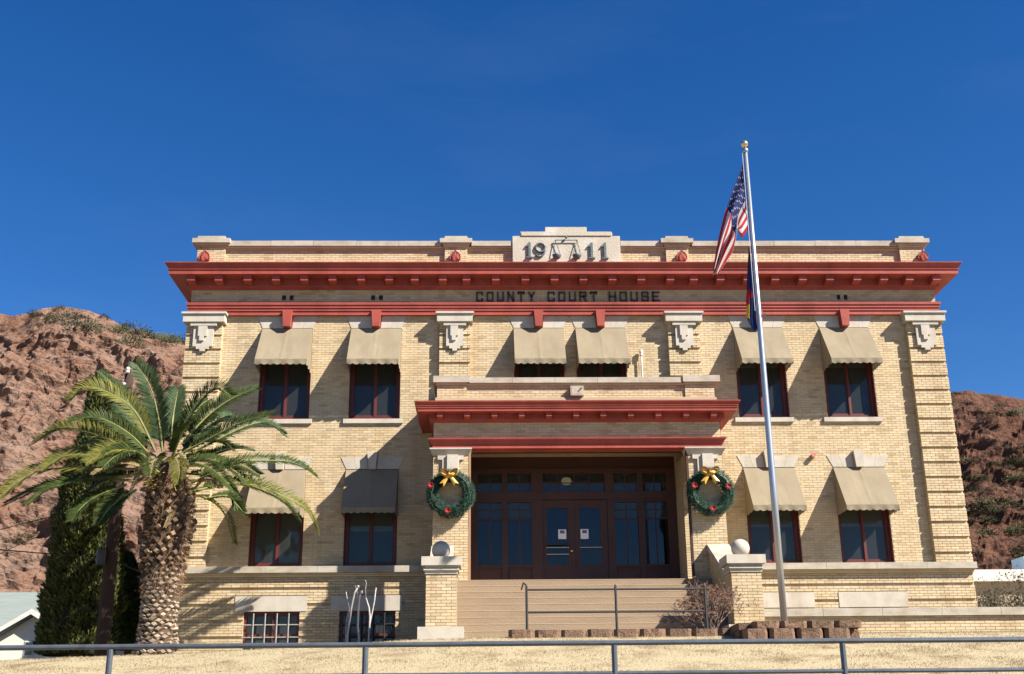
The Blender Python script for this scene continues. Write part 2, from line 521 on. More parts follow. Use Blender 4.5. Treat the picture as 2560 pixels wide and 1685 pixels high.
fl = MB(); fl.box(-9.49, 9.49, 1.2, YB-.36, 4.7, 4.9); fl.box(-9.49, 9.49, 1.2, YB-.36, 8.5, 8.7); fl.box(-9.49, 9.49, 3.6, 3.7, 3.3, 13.0); fl.build('floor_slab', m_dark, CH)

# ---- cornices
def modillions(parent, xs_, yf, zt, w=.2, out=.4, h=.15):
    for x in xs_:
        b = MB()
        b.prism_x([(yf, zt), (yf, zt-h-.03), (yf-.12, zt-h-.02), (yf-out+.03, zt-h), (yf-out, zt-h+.015), (yf-out, zt)], x-w/2, x+w/2)
        b.build('bracket', m_red, parent)
mc = MB()
mc.sweep([(-.02, 12.745), (.03, 12.745), (.045, 12.775), (.10, 12.80), (.115, 12.83), (.12, 13.015), (.50, 13.015), (.505, 13.13), (.528, 13.132), (.53, 13.15), (.512, 13.152), (.517, 13.17), (.525, 13.185), (.558, 13.235), (.598, 13.285), (.606, 13.288), (.61, 13.312), (.05, 13.345), (-.02, 13.345)], -9.87, 9.87, -.05, YB)
corn = mc.build('cornice', m_red, CH)
modillions(corn, [-9.808, -9.093, -8.339, -7.606, -6.867, -6.132, -5.386, -4.654, -3.985, -3.251, -2.628, -1.861, -1.084, -.315, .443, 1.208, 1.968, 2.735, 3.359, 4.064, 4.775, 5.518, 6.246, 6.97, 7.696, 8.411, 9.096, 9.811], -.165, 13.014, out=.31, h=.165)
ba = MB()
ba.sweep([(-.06, 12.03), (.06, 12.03), (.06, 12.135), (.085, 12.14), (.085, 12.21), (.11, 12.215), (.11, 12.285), (.135, 12.29), (.14, 12.355), (-.02, 12.375), (-.06, 12.375)], -9.82, 9.82, -.05, YB)
ba.build('architrave_band', m_red, CH)

# ---- parapet
BK.face(-9.80, 9.76, 13.33, 14.0, 0, .05, [(-1.40, 1.49, 13.3, 14.1)], seed=4)
PP = [(-9.80, -9.06), (-3.22, -2.615), (2.72, 3.33), (9.06, 9.74)]
for a, b in PP: BK.face(a, b, 13.33, 14.05, -.09, .09, seed=5)
pw = MB(); pw.box(-9.79, 9.75, .008, .3, 13.3, 13.99)
for a, b in PP: pw.box(a+.006, b-.006, -.082, .006, 13.3, 14.05)
pw.build('parapet', m_mortar, CH)
# corbelled brick courses under the coping
def course(name, x0, x1, y0, y1, z0, z1):
    cb_ = MB(); cb_.box(x0, x1, y0, y1, z0, z1); cb_.build(name, m_brick, CH)
for (a, b) in ((-9.06, -3.22), (-2.615, -1.41), (1.50, 2.72), (3.33, 9.06)):
    course('corbel', a+.002, b-.002, -.035, .0, 13.885, 13.94); course('corbel', a+.002, b-.002, -.07, .0, 13.945, 13.992)
for a, b in PP:
    course('corbel', a-.03, b+.03, -.125, -.0, 13.955, 14.005); course('corbel', a-.06, b+.06, -.15, 0, 14.01, 14.055)
for (a, b) in ((-9.0, -3.31), (-2.51, -1.41), (1.50, 2.655), (3.43, 9.0)):
    n = max(1, round((b-a)/1.15)); L_ = (b-a)/n
    for i in range(n):
        c = MB(); dz = random.uniform(-.006, .006)
        c.box(a+i*L_+.004, a+(i+1)*L_-.004, -.115+random.uniform(-.005, .005), .34, 13.997, 14.143+dz); c.build('coping_stone', m_coping, CH)
for a, b in PP:
    c = MB(); c.box(a-.13, b+.13, -.20, .36, 14.062, 14.185)
    c.prism([(a-.02, 14.186), (b+.02, 14.186), (b-.01, 14.262), (a+.01, 14.262)], -.16, .32); c.build('pier_cap', m_coping, CH)
# red palmette ornaments
for x in (-9.585, -2.935, 3.13, 9.66):
    c = MB(); K = 22; pts = []
    for i in range(K):
        a = -math.pi*.62+2*math.pi*.62*i/(K-1)
        r = 1.0
        px_ = .135*math.sin(a)*(1.02 if abs(a) < 1.6 else 1); pz = .15+.19*math.cos(a) if abs(a) < 1.2 else .15+.16*math.cos(a)
        pts.append((x+px_, 13.40+.1+pz*.9))
    pts[K//2] = (x, 13.86); pts[K//2-1] = (x-.012, 13.845)
    c.prism(pts[::-1], -.17, -.1)
    for i in range(1, K-1, 2):
        p = pts[i]; q = (x, 13.53)
        c.tube([(q[0], -.172, q[1]), ((p[0]+q[0])/2, -.195, (p[1]+q[1])/2), (x+(p[0]-x)*.86, -.175, q[1]+(p[1]-q[1])*.86)], [.012, .014, .006], 5)
    c.tube([(p[0], -.17, p[1]) for p in pts], .012, 5)
    c.build('palmette', m_red, CH)
# tablet
tb = MB()
tb.prism([(-1.40, 13.34), (1.49, 13.34), (1.49, 14.265), (1.285, 14.268), (1.285, 14.36), (1.25, 14.395), (.602, 14.395), (.602, 14.53), (-.517, 14.53), (-.517, 14.395), (-1.19, 14.395), (-1.19, 14.268), (-1.40, 14.265)], -.15, .22)
m_tab = mat('cracked_limestone', (.385, .345, .28), .85, (.47, .44, .39), 1.6, 7, .5, 25, thr=(.5, .72))
tab = tb.build('date_tablet', m_tab, CH)
tb = MB(); tb.prism([(-1.165, 14.27), (1.26, 14.27), (1.26, 14.385), (-1.165, 14.385)], -.175, -.152); tb.build('tablet_moulding', m_tab, tab)

def strokes(mb, segs, x, z, w, h, th, y0, y1):
    """letter from straight strokes given on a 0..1 box"""
    for (a, b, c, d) in segs:
        p = Vector((x+a*w, 0, z+b*h)); q = Vector((x+c*w, 0, z+d*h))
        t = (q-p); L_ = t.length; t.normalize()
        s_ = Vector((-t.z, 0, t.x))
        p -= t*th*.5; q += t*th*.5
        mb.obox(((p.x+q.x)/2, (y0+y1)/2, (p.z+q.z)/2), t*((q-p).length/2), Vector((0, (y1-y0)/2, 0)), s_*(th/2))
def one(x, z0, z1, w):
    b = MB(); t = .062; c = x+w*.62
    b.prism([(c-t/2, z0+.03), (c+t/2, z0+.03), (c+t/2, z1), (c-t/2+.005, z1), (x, z1-.1), (x+.01, z1-.135), (c-t/2, z1-.1)], -.205, -.152)
    b.prism([(c-.085, z0), (c+.085, z0), (c+.085, z0+.035), (c-.085, z0+.035)], -.21, -.152)
    return b
one(-1.05, 13.615, 14.062, .16).build('numeral', m_bronze, tab)
b = MB(); K = 20; cx, cz = -.66, 13.915
ring = [(cx+.125*math.cos(2*math.pi*i/K), -.18, cz+.125*math.sin(2*math.pi*i/K)) for i in range(K+1)]
b.tube(ring, .027, 6)
b.tube([(cx+.125, -.18, cz), (cx+.12, -.18, cz-.10), (cx+.08, -.18, cz-.2), (cx+.01, -.18, cz-.258), (cx-.07, -.18, cz-.255), (cx-.125, -.18, cz-.2)], [.028, .028, .027, .027, .027, .025], 6)
b.build('numeral', m_bronze, tab, smooth=True)
one(.615, 13.595, 14.054, .16).build('numeral', m_bronze, tab)
one(.975, 13.59, 14.054, .16).build('numeral', m_bronze, tab)
b = MB()
b.tube([(-.27, -.20, 14.125), (.34, -.20, 14.125)], .014, 8)
b.ball((.04, -.20, 14.2), .035, 10, 8); b.ball((-.255, -.2, 14.11), .024, 8, 6); b.ball((.325, -.2, 14.11), .024, 8, 6)
sc_ = b.build('balance_beam', m_bronze, tab)
for c, s_ in ((-.231, -.255), (.306, .325)):
    for e in (-.112, .112):
        b = MB(); n = 14
        for i in range(n):
            t0, t1 = i/n, (i+.85)/n
            p0 = (s_+(c+e-s_)*t0, -.20, 14.1+(13.665-14.1)*t0); p1 = (s_+(c+e-s_)*t1, -.20, 14.1+(13.665-14.1)*t1)
            b.tube([p0, p1], .009 if i % 2 else .013, 4)
        b.build('chain', m_bronze, sc_)
    b = MB(); b.lathe([(.01, -.13), (.05, -.12), (.09, -.085), (.115, -.03), (.122, 0), (.112, .002), (.08, -.04), (.01, -.06)], (c, -.27, 13.665), 18); b.build('scale_pan', m_bronze, sc_, smooth=True)

# words on the frieze
GL = {'C': [(1, .78, 1, .9), (1, 1, .1, 1), (0, .92, 0, .08), (.1, 0, 1, 0), (1, .1, 1, .22)],
      'O': [(.1, 1, .9, 1), (1, .92, 1, .08), (.9, 0, .1, 0), (0, .08, 0, .92)],
      'U': [(0, 1, 0, .08), (.1, 0, .9, 0), (1, .08, 1, 1)],
      'N': [(0, 0, 0, 1), (0, 1, 1, 0), (1, 0, 1, 1)],
      'T': [(0, 1, 1, 1), (.5, 1, .5, 0), (0, .88, 0, 1), (1, .88, 1, 1)],
      'Y': [(0, 1, .5, .5), (1, 1, .5, .5), (.5, .5, .5, 0)],
      'R': [(0, 0, 0, 1), (0, 1, .9, 1), (1, .92, 1, .6), (.9, .52, 0, .52), (.55, .52, 1, 0)],
      'H': [(0, 0, 0, 1), (1, 0, 1, 1), (0, .5, 1, .5)],
      'S': [(1, .8, 1, .92), (.9, 1, .1, 1), (0, .92, 0, .6), (.1, .52, .9, .52), (1, .45, 1, .08), (.9, 0, .1, 0), (0, .08, 0, .2)],
      'E': [(0, 0, 0, 1), (0, 1, 1, 1), (0, .5, .75, .5), (0, 0, 1, 0)]}
for word, xa, xb in (('COUNTY', -2.38, -.818), ('COURT', -.492, .834), ('HOUSE', 1.134, 2.491)):
    n = len(word); pitch = (xb-xa+.085)/n
    for i, ch in enumerate(word):
        b = MB(); strokes(b, GL[ch], xa+i*pitch+.025, 12.44, pitch-.135, .23, .05, -.085, -.052)
        b.build('letter', m_letter, CH)

# ---- pilaster capitals
for (a, b_) in PIL:
    c = (a+b_)/2; k = (b_-a)/.93
    cp = MB()
    cp.box(c-.575*k, c+.575*k, -.34, .0, 12.0, 12.053)
    cp.box(c-.535*k, c+.535*k, -.30, .0, 11.79, 11.998)
    cap = cp.build('capital', m_stone, CH)
    q = MB()
    q.prism([(c-.34*k, 11.788), (c-.34*k, 11.69), (c-.257*k, 11.69), (c-.257*k, 11.14), (c-.165*k, 11.14), (c-.165*k, 11.07), (c-.07*k, 11.07), (c-.07*k, 11.01), (c+.07*k, 11.01), (c+.07*k, 11.07), (c+.165*k, 11.07), (c+.165*k, 11.14), (c+.257*k, 11.14), (c+.257*k, 11.69), (c+.34*k, 11.69), (c+.34*k, 11.788)], -.22, -.15)
    q.prism([(c-.34*k, 11.788), (c-.34*k, 11.69), (c+.34*k, 11.69), (c+.34*k, 11.788)], -.27, -.221)
    q.build('pendant', m_stone, cap)
    q = MB(); q.prism([(c-.13*k, 11.689), (c-.13*k, 11.41), (c-.09*k, 11.41), (c-.09*k, 11.285), (c+.03*k, 11.285), (c+.03*k, 11.41), (c+.10*k, 11.41), (c+.10*k, 11.689)], -.265, -.221); q.build('drop', m_stone, cap)

# ---- windows, lintels, awnings
def window(x, z0, z1, blind, mirror=0):
    f = MB(); w = .095; y0, y1 = .13, .25
    f.box(x+.002, x+w, y0, y1, z0+.005, z1); f.box(x+WW-w, x+WW-.002, y0, y1, z0+.005, z1)
    f.box(x+w, x+WW-w, y0, y1, z0+.005, z0+.10); f.box(x+w, x+WW-w, y0, y1, z1-w, z1)
    f.box(x+WW/2-.024, x+WW/2+.024, y0+.02, y1, z0+.10, z1-w)
    # painted reveal lining
    f.box(x+.003, x+.02, .012, y0-.002, z0+.005, z1); f.box(x+WW-.02, x+WW-.003, .012, y0-.002, z0+.005, z1)
    f.box(x+.02, x+WW-.02, .012, y0-.002, z1-.02, z1)
    wn = f.build('window', m_redwin, CH)
    for a, b in ((x+w, x+WW/2-.024), (x+WW/2+.024, x+WW-w)):
        s_ = MB(); t = .024
        s_.box(a+.002, a+t, .175, .225, z0+.102, z1-w-.002); s_.box(b-t, b-.002, .175, .225, z0+.102, z1-w-.002)
        s_.box(a+t, b-t, .175, .225, z0+.102, z0+.15); s_.box(a+t, b-t, .175, .225, z1-w-.05, z1-w-.002)
        s_.build('sash', m_redwin, wn)
        p = MB(); p.box(a+t, b-t, .198, .204, z0+.15, z1-w-.05); p.build('pane', m_glass, wn)
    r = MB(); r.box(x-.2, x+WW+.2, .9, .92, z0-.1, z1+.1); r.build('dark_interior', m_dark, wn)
    if blind > 0:
        bl = MB(); zb = z1-(z1-z0)*blind
        n = 26
        for i in range(n):
            za = zb+(z1-zb)*i/n; zb2 = zb+(z1-zb)*(i+1)/n
            bl.quad((x+.08, .27+.006, za), (x+WW-.08, .27+.006, za), (x+WW-.08, .27-.006, zb2), (x+.08, .27-.006, zb2))
        bl.build('blind', m_blind, wn)
    return wn
def lintel(x, z0, z1, fl, red):
    st = []
    cuts = [0, .2, .415, .585, .8, 1]
    for i in range(5):
        if i == 2: continue
        a, b = cuts[i], cuts[i+1]
        xa, xb = x+a*WW, x+b*WW; ta, tb_ = x-fl+a*(WW+2*fl), x-fl+b*(WW+2*fl)
        v_ = MB(); v_.prism([(xa+.002, z0), (xb-.002, z0), (tb_-.002, z1), (ta+.002, z1)], -.012, .1); v_.build('voussoir', m_stone, CH)
    c = x+WW/2
    k = MB()
    if red: k.prism([(c-.09, z0-.012), (c+.09, z0-.012), (c+.125, z1+.11), (c-.125, z1+.11)], -.225, .05)
    else: k.prism([(c-.088, z0-.02), (c+.088, z0-.02), (c+.125, z1+.11), (c-.125, z1+.11)], -.13, .1)
    k.build('keystone', m_red if red else m_stone, CH)
def sill(x, z):
    s_ = MB(); s_.box(x-.12, x+WW+.09, -.06, .14, z-.115, z); s_.build('sill', m_stone, CH)
def awning(x, ztop, zfr, yfr=-.78, seed=0):
    rn = random.Random(seed)
    x0, x1 = x+.0, x+WW-.005
    NX, NY = 20, 12
    b = MB()
    def P(u, t):
        xx = x0+(x1-x0)*u
        yy = -.02+(yfr+.02)*t; zz = ztop+(zfr-ztop)*t
        sag = (.012+.012*((seed*37) % 5)/4)*math.sin(math.pi*t)*math.sin(math.pi*u)+(.02*mn.noise((u*3.5+seed*3, t*1.6, seed))*math.sin(math.pi*t)+.007*mn.noise((u*11+seed, t*3, 5))*t)*math.sin(math.pi*u)
        ridge = -.006*math.exp(-((u-.5)/.012)**2)
        return (xx, yy+sag*.8+ridge, zz-sag*.6)
    for j in range(NY+1):
        for i in range(NX+1): b.v.append(P(i/NX, j/NY))
    for j in range(NY):
        for i in range(NX):
            a = j*(NX+1)+i; b.f.append((a, a+1, a+NX+2, a+NX+1))
    # cheeks
    for xx in (x0, x1):
        n_ = len(b.v); b.v += [(xx, -.02, ztop), (xx, yfr, zfr), (xx, .02, zfr), (xx, .02, ztop)]; b.f.append((n_, n_+1, n_+2, n_+3))
    can = b.build('awning', m_canvas, CH)
    v_ = MB(); n = 64; hgt = .145
    def val(P0, P1, scal, nn):
        P0, P1 = Vector(P0), Vector(P1); nrm = Vector((0, 0, 1)).cross(P1-P0).normalized()
        k0 = len(v_.v)
        for i in range(nn+1):
            t = i/nn; p = P0.lerp(P1, t)
            wv = .012*math.sin(t*scal*math.pi+seed)+.006*mn.noise((t*6, seed, 0))
            sc = .030*abs(math.sin(t*scal*math.pi))
            v_.v.append(tuple(p)); v_.v.append(tuple(p+Vector((0, 0, -hgt*.5))+nrm*wv*.5)); v_.v.append(tuple(p+Vector((0, 0, -hgt+.030-sc))+nrm*wv))
        for i in range(nn):
            a = k0+i*3; v_.f.append((a, a+3, a+4, a+1)); v_.f.append((a+1, a+4, a+5, a+2))
    val((x0, yfr-.003, zfr), (x1, yfr-.003, zfr), 8, n)
    val((x0-.003, .015, zfr), (x0-.003, yfr, zfr), 5, 40)
    val((x1+.003, yfr, zfr), (x1+.003, .015, zfr), 5, 40)
    v_.build('valance', m_canvas, can)
    fr = MB(); fr.tube([(x0+.02, -.03, zfr+.01), (x0+.02, yfr+.02, zfr+.01), (x1-.02, yfr+.02, zfr+.01), (x1-.02, -.03, zfr+.01)], .012, 6); fr.build('awning_frame', m_pipe, can)
    return can
for i, x in enumerate(WIN):
    window(x, UZ0, UZ1, [.0, .0, 0, 0, .42, .42][i])
    lintel(x, UZ1, 12.035, .14, True)
    if i not in (2, 3): sill(x, UZ0)
    awning(x, 11.685, 10.61, seed=i+1)
for i in LWIN:
    x = WIN[i]
    window(x, LZ0, LZ1, {0: 1.0, 1: .62, 4: .6, 5: .6}[i])
    lintel(x, LZ1, 8.245, .145, False)
    awning(x, 7.925, 6.835, seed=i+11)

# ---- ledge and basement wall
for i in range(16):
    a = -9.93+i*(9.9-(-9.93))/16; b_ = a+(9.9+9.93)/16
    if b_ > -3.4 and a < 3.5 and not (a < -3.4 or b_ > 3.5): continue
    aa, bb = a, b_
    if a < -3.45 < b_: bb = -3.45
    if a < 3.55 < b_: aa = 3.55
    c = MB(); c.box(aa+.003, bb-.003, -.36+random.uniform(-.004, .004), .006, 5.335, 5.488); c.build('ledge_stone', m_coping, CH)
m_bar = mat('greyed_white_bar', (.30, .29, .27), .7, (.2, .19, .18), 12, 4)
BW = [(-7.946, -6.614), (-5.656, -4.321), (4.37, 5.676), (6.666, 7.968)]
bg_ = lambda z: min(abs(z-q) for q in (4.97, 4.60, 4.225, 3.855, 3.48)) < .03
bh = [(a, b, 3.2, 4.43) for a, b in BW]+[(a-.22, b+.17, 4.43, 4.80) for a, b in BW]+[(-3.39, 3.51, 3, 5.4)]
BK.face(-9.85, 9.83, 3.0, 5.24, -.22, .2, bh, groove=bg_, gdepth=.04, seed=8)
bc = MB()
wall_grid(bc, -9.844, -3.4, 3.0, 5.332, -.178, .015, [(a, b, 2.9, 4.43) for a, b in BW])
wall_grid(bc, 3.52, 9.824, 3.0, 5.332, -.178, .015, [(a, b, 2.9, 4.43) for a, b in BW])
bc.build('basement_wall', m_mortar, CH)
for a, b in ((-9.87, -3.4), (3.52, 9.85)):
    course('ledge_corbel', a, b, -.265, -.17, 5.245, 5.29); course('ledge_corbel', a, b, -.30, -.17, 5.294, 5.331)
for j, (a, b) in enumerate(BW):
    l_ = MB(); l_.box(a-.22, b+.17, -.235, -.05, 4.432, 4.798); l_.build('basement_lintel', m_stone, CH)
    f = MB(); z0, z1 = 3.28, 4.42
    f.box(a+.003, a+.07, -.12, -.03, z0, z1); f.box(b-.07, b-.003, -.12, -.03, z0, z1); f.box(a+.07, b-.07, -.12, -.03, z1-.07, z1); f.box((a+b)/2-.04, (a+b)/2+.04, -.12, -.03, z0, z1-.07)
    f.box(a+.07, b-.07, -.11, -.04, 3.86, 3.91)
    w_ = f.build('basement_window', m_redwin, CH)
    p = MB(); p.box(a+.07, b-.07, -.06, -.055, z0, z1-.07); p.build('pane', m_glass, w_)
    d = MB(); d.box(a, b, -.003, .01, z0, z1); d.build('dark_interior', m_dark if j else m_blind, w_)
    if j in (0, 1):
        for i in range(4):
            q = MB(); x = a+(b-a)*(i+.85)/4.75; q.tube([(x, -.21, 3.28), (x, -.21, 4.39)], .017, 6); q.build('bar', m_bar if j == 0 else m_black, w_)
        for z in (4.12, 3.83, 3.52):
            q = MB(); q.tube([(a-.02, -.195, z), (b+.02, -.195, z)], .015, 6); q.build('bar', m_bar if j == 0 else m_black, w_)
    else:
        for i in range(4):
            q = MB(); x = a+(b-a)*(i+.85)/4.75; q.tube([(x, -.21, 3.28), (x, -.21, 4.43)], .014, 6); q.build('bar', m_bar, w_)

# ---- portico
PF = -1.75                                       # front plane of the portico
PX0, PX1 = -3.39, 3.51
PCX = (PX0+PX1)/2
PT = .32                                         # pier depth
pier = [(-3.39, -2.55), (2.69, 3.51)]
pm = MB()
for a, b in pier:
    pm.box(a+.006, b-.006, PF+.007, PF+PT, 4.5, 8.04)
    pm.box(a+.006, b-.006, -.72, .004, 3.3, 8.04)
    pm.box(a+.006, b-.006, PF+PT, -.72, 3.3, 4.93)
    pm.box(a+.006, b-.006, PF+PT+.001, -.721, 7.35, 8.04)
pm.box(PX0+.006, PX1-.006, PF+.007, PF+PT, 8.06, 8.72)
pm.box(PX0+.006, PX0+.35, PF+PT, .004, 8.06, 8.72); pm.box(PX1-.35, PX1-.006, PF+PT, .004, 8.06, 8.72)
port = pm.build('portico', m_mortar, CH)
for a, b in pier: BK.face(a, b, 3.3 if False else 4.93, 8.05, PF, .05, seed=9)
BK.face(PX0, PX1, 8.28, 8.70, PF, .05, seed=10)
for a, b in pier: BK.face(a+.01, b-.01, 4.95, 7.35, -.727, .05, seed=12)
# brick on the pier flanks and the inside returns (short faces, texture follows the same bond)
for a, b in pier:
    fk = MB()
    for x, s_ in ((a, -1), (b, 1)):
        e = .0035*s_
        fk.quad((x+e, PF+.005, 4.93), (x+e, PF+PT, 4.93), (x+e, PF+PT, 8.04), (x+e, PF+.005, 8.04))
        fk.quad((x+e, -.72, 4.93), (x+e, .29, 4.93), (x+e, .29, 7.35), (x+e, -.72, 7.35))
    fk.build('flank_brick', m_side, port)
for x in (PX0-.0035, PX1+.0035):
    fk = MB(); fk.quad((x, PF+.01, 7.35), (x, 0, 7.35), (x, 0, 8.7), (x, PF+.01, 8.7))
    fk.quad((x, PF+PT, 3.3), (x, 0, 3.3), (x, 0, 4.93), (x, PF+PT, 4.93)); fk.build('flank_brick', m_side, port)
ce = MB(); ce.box(PX0+.36, PX1-.36, PF+PT+.002, .28, 8.33, 8.45); ce.build('porch_ceiling', m_brown, CH)
flr = MB(); flr.box(PX0+.02, PX1-.02, PF-.02, .30, 4.70, 4.945); flr.build('porch_floor', m_conc, CH)
pc_ = MB()
pc_.sweep([(-.02, 8.68), (.03, 8.68), (.05, 8.71), (.09, 8.73), (.10, 8.75), (.10, 8.875), (.36, 8.875), (.365, 8.945), (.382, 8.948), (.384, 8.966), (.372, 8.968), (.39, 8.992), (.398, 9.0), (.40, 9.015), (.39, 9.017), (.415, 9.055), (.444, 9.085), (.45, 9.115), (.05, 9.15), (-.02, 9.15)], PX0, PX1, PF, 0.)
pcn = pc_.build('portico_cornice', m_red, CH)
modillions(pcn, [-3.23, -2.58, -1.93, -1.28, -.63, .02, .67, 1.33, 1.99, 2.66, 3.32], PF-.095, 8.874, w=.135, out=.21, h=.125)
pa = MB()
pa.sweep([(-.1, 8.05), (.02, 8.05), (.02, 8.145), (.05, 8.15), (.055, 8.175), (.06, 8.18), (.075, 8.23), (.115, 8.255), (.12, 8.285), (-.02, 8.305), (-.1, 8.305)], PX0, PX1, PF, 0.)
pa.build('portico_architrave', m_red, CH)
so_ = MB(); so_.box(RX0, RX1, PF+.1, PF+PT+.02, 8.03, 8.05); so_.build('beam_soffit', m_red, CH)
for a, b in pier:
    c = (a+b)/2
    q = MB()
    q.prism([(a-.08, 8.049), (b+.08, 8.049), (b+.08, 8.015), (a-.08, 8.015)], PF-.11, PF+PT+.05)
    # the sloping underside of the abacus
    n = len(q.v)
    hi = [(a-.07, PF-.10, 8.014), (b+.07, PF-.10, 8.014), (b+.07, PF+PT+.04, 8.014), (a-.07, PF+PT+.04, 8.014)]
    lo = [(a-.005, PF-.01, 7.88), (b+.005, PF-.01, 7.88), (b+.005, PF+PT, 7.88), (a-.005, PF+PT, 7.88)]
    q.v += hi+lo; q.f += [(n, n+1, n+5, n+4), (n+1, n+2, n+6, n+5), (n+3, n, n+4, n+7), (n+2, n+3, n+7, n+6), (n+4, n+5, n+6, n+7)]
    cap = q.build('pier_capital', m_stone, CH)
    q = MB(); q.prism([(c-.31, 7.87), (c-.31, 7.77), (c-.20, 7.77), (c-.20, 7.30), (c+.20, 7.30), (c+.20, 7.77), (c+.31, 7.77), (c+.31, 7.87)], PF-.055, PF+.01); q.build('pendant', m_stone, cap)
    q = MB(); q.prism([(c-.085, 7.885), (c-.085, 7.25), (c+.175, 7.25), (c+.175, 7.885)], PF-.105, PF-.056); q.build('drop', m_stone, cap)
for a, b in ((-2.55, -2.495), (2.635, 2.69)):
    q = MB(); q.box(a+.002, b, PF-.005, PF+.09, 4.95, 8.03); q.build('jamb_trim', m_brown if a > 0 else mat('sunlit_brown_trim', (.30, .17, .10), .6), CH)  # same brown trim: left one coloured as if sunlit, right one kept dark
# balcony parapet
BK.face(-2.6, 2.73, 9.33, 9.70, PF+.13, .05, seed=14)
for a, b in ((-3.32, -2.6), (2.73, 3.45)): BK.face(a, b, 9.33, 9.70, PF+.09, .09, seed=15)
bp_ = MB(); bp_.box(-3.31, 3.44, PF+.137, PF+.42, 9.10, 9.70)
for a, b in ((-3.314, -2.606), (2.736, 3.444)): bp_.box(a, b, PF+.098, PF+.43, 9.3, 9.70)
bp_.box(-3.31, -3.0, PF+.42, 0, 9.1, 9.70); bp_.box(3.13, 3.44, PF+.42, 0, 9.1, 9.70)
bp_.build('balcony_parapet', m_mortar, CH)
bs = MB(); bs.prism_x([(PF+.0, 9.13), (PF+.085, 9.335), (PF+.3, 9.335), (PF+.3, 9.13)], -3.36, 3.49); bs.build('balcony_plinth', m_conc, CH)
course('balcony_corbel', -2.578, 2.708, PF+.085, PF+.2, 9.64, 9.69)
for a, b in ((-3.34, -2.58), (2.71, 3.47)): course('balcony_corbel', a, b, PF+.055, PF+.2, 9.652, 9.702)
for i in range(5):
    a = -2.53+i*5.2/5
    c = MB(); c.box(a+.003, a+1.037, PF+.03, PF+.46, 9.692, 9.825); c.build('coping_stone', m_coping, CH)
for a, b in ((-3.41, -2.533), (2.68, 3.59)):
    c = MB(); c.box(a, b, PF-.0, PF+.48, 9.704, 9.865); c.build('coping_stone', m_coping, CH)
    c = MB(); c.box(a if a < 0 else b-.38, a+.38 if a < 0 else b, PF+.482, -.01, 9.704, 9.83); c.build('coping_stone', m_coping, CH)
rfb = MB(); rfb.box(-3.0, 3.13, PF+.42, 0, 9.11, 9.2); rfb.build('balcony_floor', m_conc, CH)
# floodlight, vent pipe and alarm horn
q = MB(); q.box(-.075, .245, PF-.01, PF+.12, 9.36, 9.60); fl_ = q.build('floodlight', m_coping, CH)
q = MB(); q.box(-.045, .215, PF-.016, PF-.011, 9.39, 9.555); q.build('lens', mat('floodlight_lens', (.42, .36, .3), .3, (.3, .25, .2), 12, 3), fl_)
q = MB(); q.tube([(.115, PF-.02, 9.46), (.195, PF-.035, 9.54)], .014, 6); q.build('sensor_arm', m_black, fl_)
q = MB(); q.tube([(1.925, -.09, 9.2), (1.925, -.09, 10.95)], .022, 8); q.ball((1.925, -.09, 11.0), .055, 12, 8); q.tube([(1.925, -.09, 10.9), (1.925, -.09, 11.06)], .045, 10); q.build('vent_pipe', m_white, CH)
q = MB(); q.tube([(6.2, 0.01, 8.235), (6.2, -.12, 8.235)], [.055, .06], 12); q.build('alarm_horn', mat('faded_red_plastic', (.42, .16, .13), .5), CH)

# ---- entrance screen
EY = .30
e = MB()
def bar(x0, x1, z0, z1, y0=EY-.06, y1=EY+.08): e.box(x0, x1, y0, y1, z0, z1)
bar(RX0+.005, RX1-.005, 8.0, 8.32, EY-.02, EY+.1); bar(RX0+.005, RX1-.005, 7.86, 7.998)
bar(RX0+.005, RX1-.005, 7.19, 7.39, EY-.08)
for a, b in ((RX0+.005, -2.335), (-1.73, -1.59), (-.985, -.708), (.927, 1.11), (1.70, 1.85), (2.45, RX1-.005)):
    bar(a, b, 7.391, 7.859); bar(a, b, 4.946, 7.189)
bar(-.707, -.69, 7.391, 7.859); bar(.88, .926, 7.391, 7.859)
for a, b in ((-2.335, -1.73), (-1.59, -.985), (1.11, 1.70), (1.85, 2.45)):
    bar(a, b, 4.946, 5.50, EY-.02); bar(a, b, 5.501, 5.56)
    e.box(a+.04, b-.04, EY-.035, EY-.021, 5.03, 5.44)
    bar(a, b, 6.69, 6.73, EY-.02); bar(a, b, 7.13, 7.188)
    c = (a+b)/2
    bar(c-.014, c+.014, 5.561, 6.689, EY-.01, EY+.02); bar(c-.012, c+.012, 6.731, 7.129, EY-.01, EY+.02); bar(a, b, 6.925, 6.945, EY-.009, EY+.02)
    bar(c-.014, c+.014, 7.40, 7.858, EY-.01, EY+.02); bar(a, b, 7.615, 7.637, EY-.009, EY+.02)
for i in range(1, 4):
    x = -.69+i*(1.57/4); bar(x-.013, x+.013, 7.40, 7.858, EY-.01, EY+.02)
bar(-.69, .88, 7.615, 7.637, EY-.009, EY+.02)
ent = e.build('entrance_screen', m_brown, CH)
for a, b in ((-2.335, -1.73), (-1.59, -.985), (1.11, 1.70), (1.85, 2.45)):
    for z0, z1 in ((5.56, 6.69), (6.73, 7.13), (7.39, 7.86)):
        p = MB(); p.box(a, b, EY+.003, EY+.008, z0, z1); p.build('pane', m_glassd if z0 < 6 else m_glass, ent)
    p = MB(); p.quad((a, EY+.1, 6.71), (b, EY+.1, 6.71), (b, EY+.1, 7.86), (a, EY+.1, 7.86)); p.build('window_film', mat('dark_film', (.05, .045, .03), .7) if a == -2.335 else bpy.data.materials['dark_film'], ent)
p = MB(); p.box(-.69, .88, EY+.003, EY+.008, 7.39, 7.86); p.build('pane', m_glass, ent)
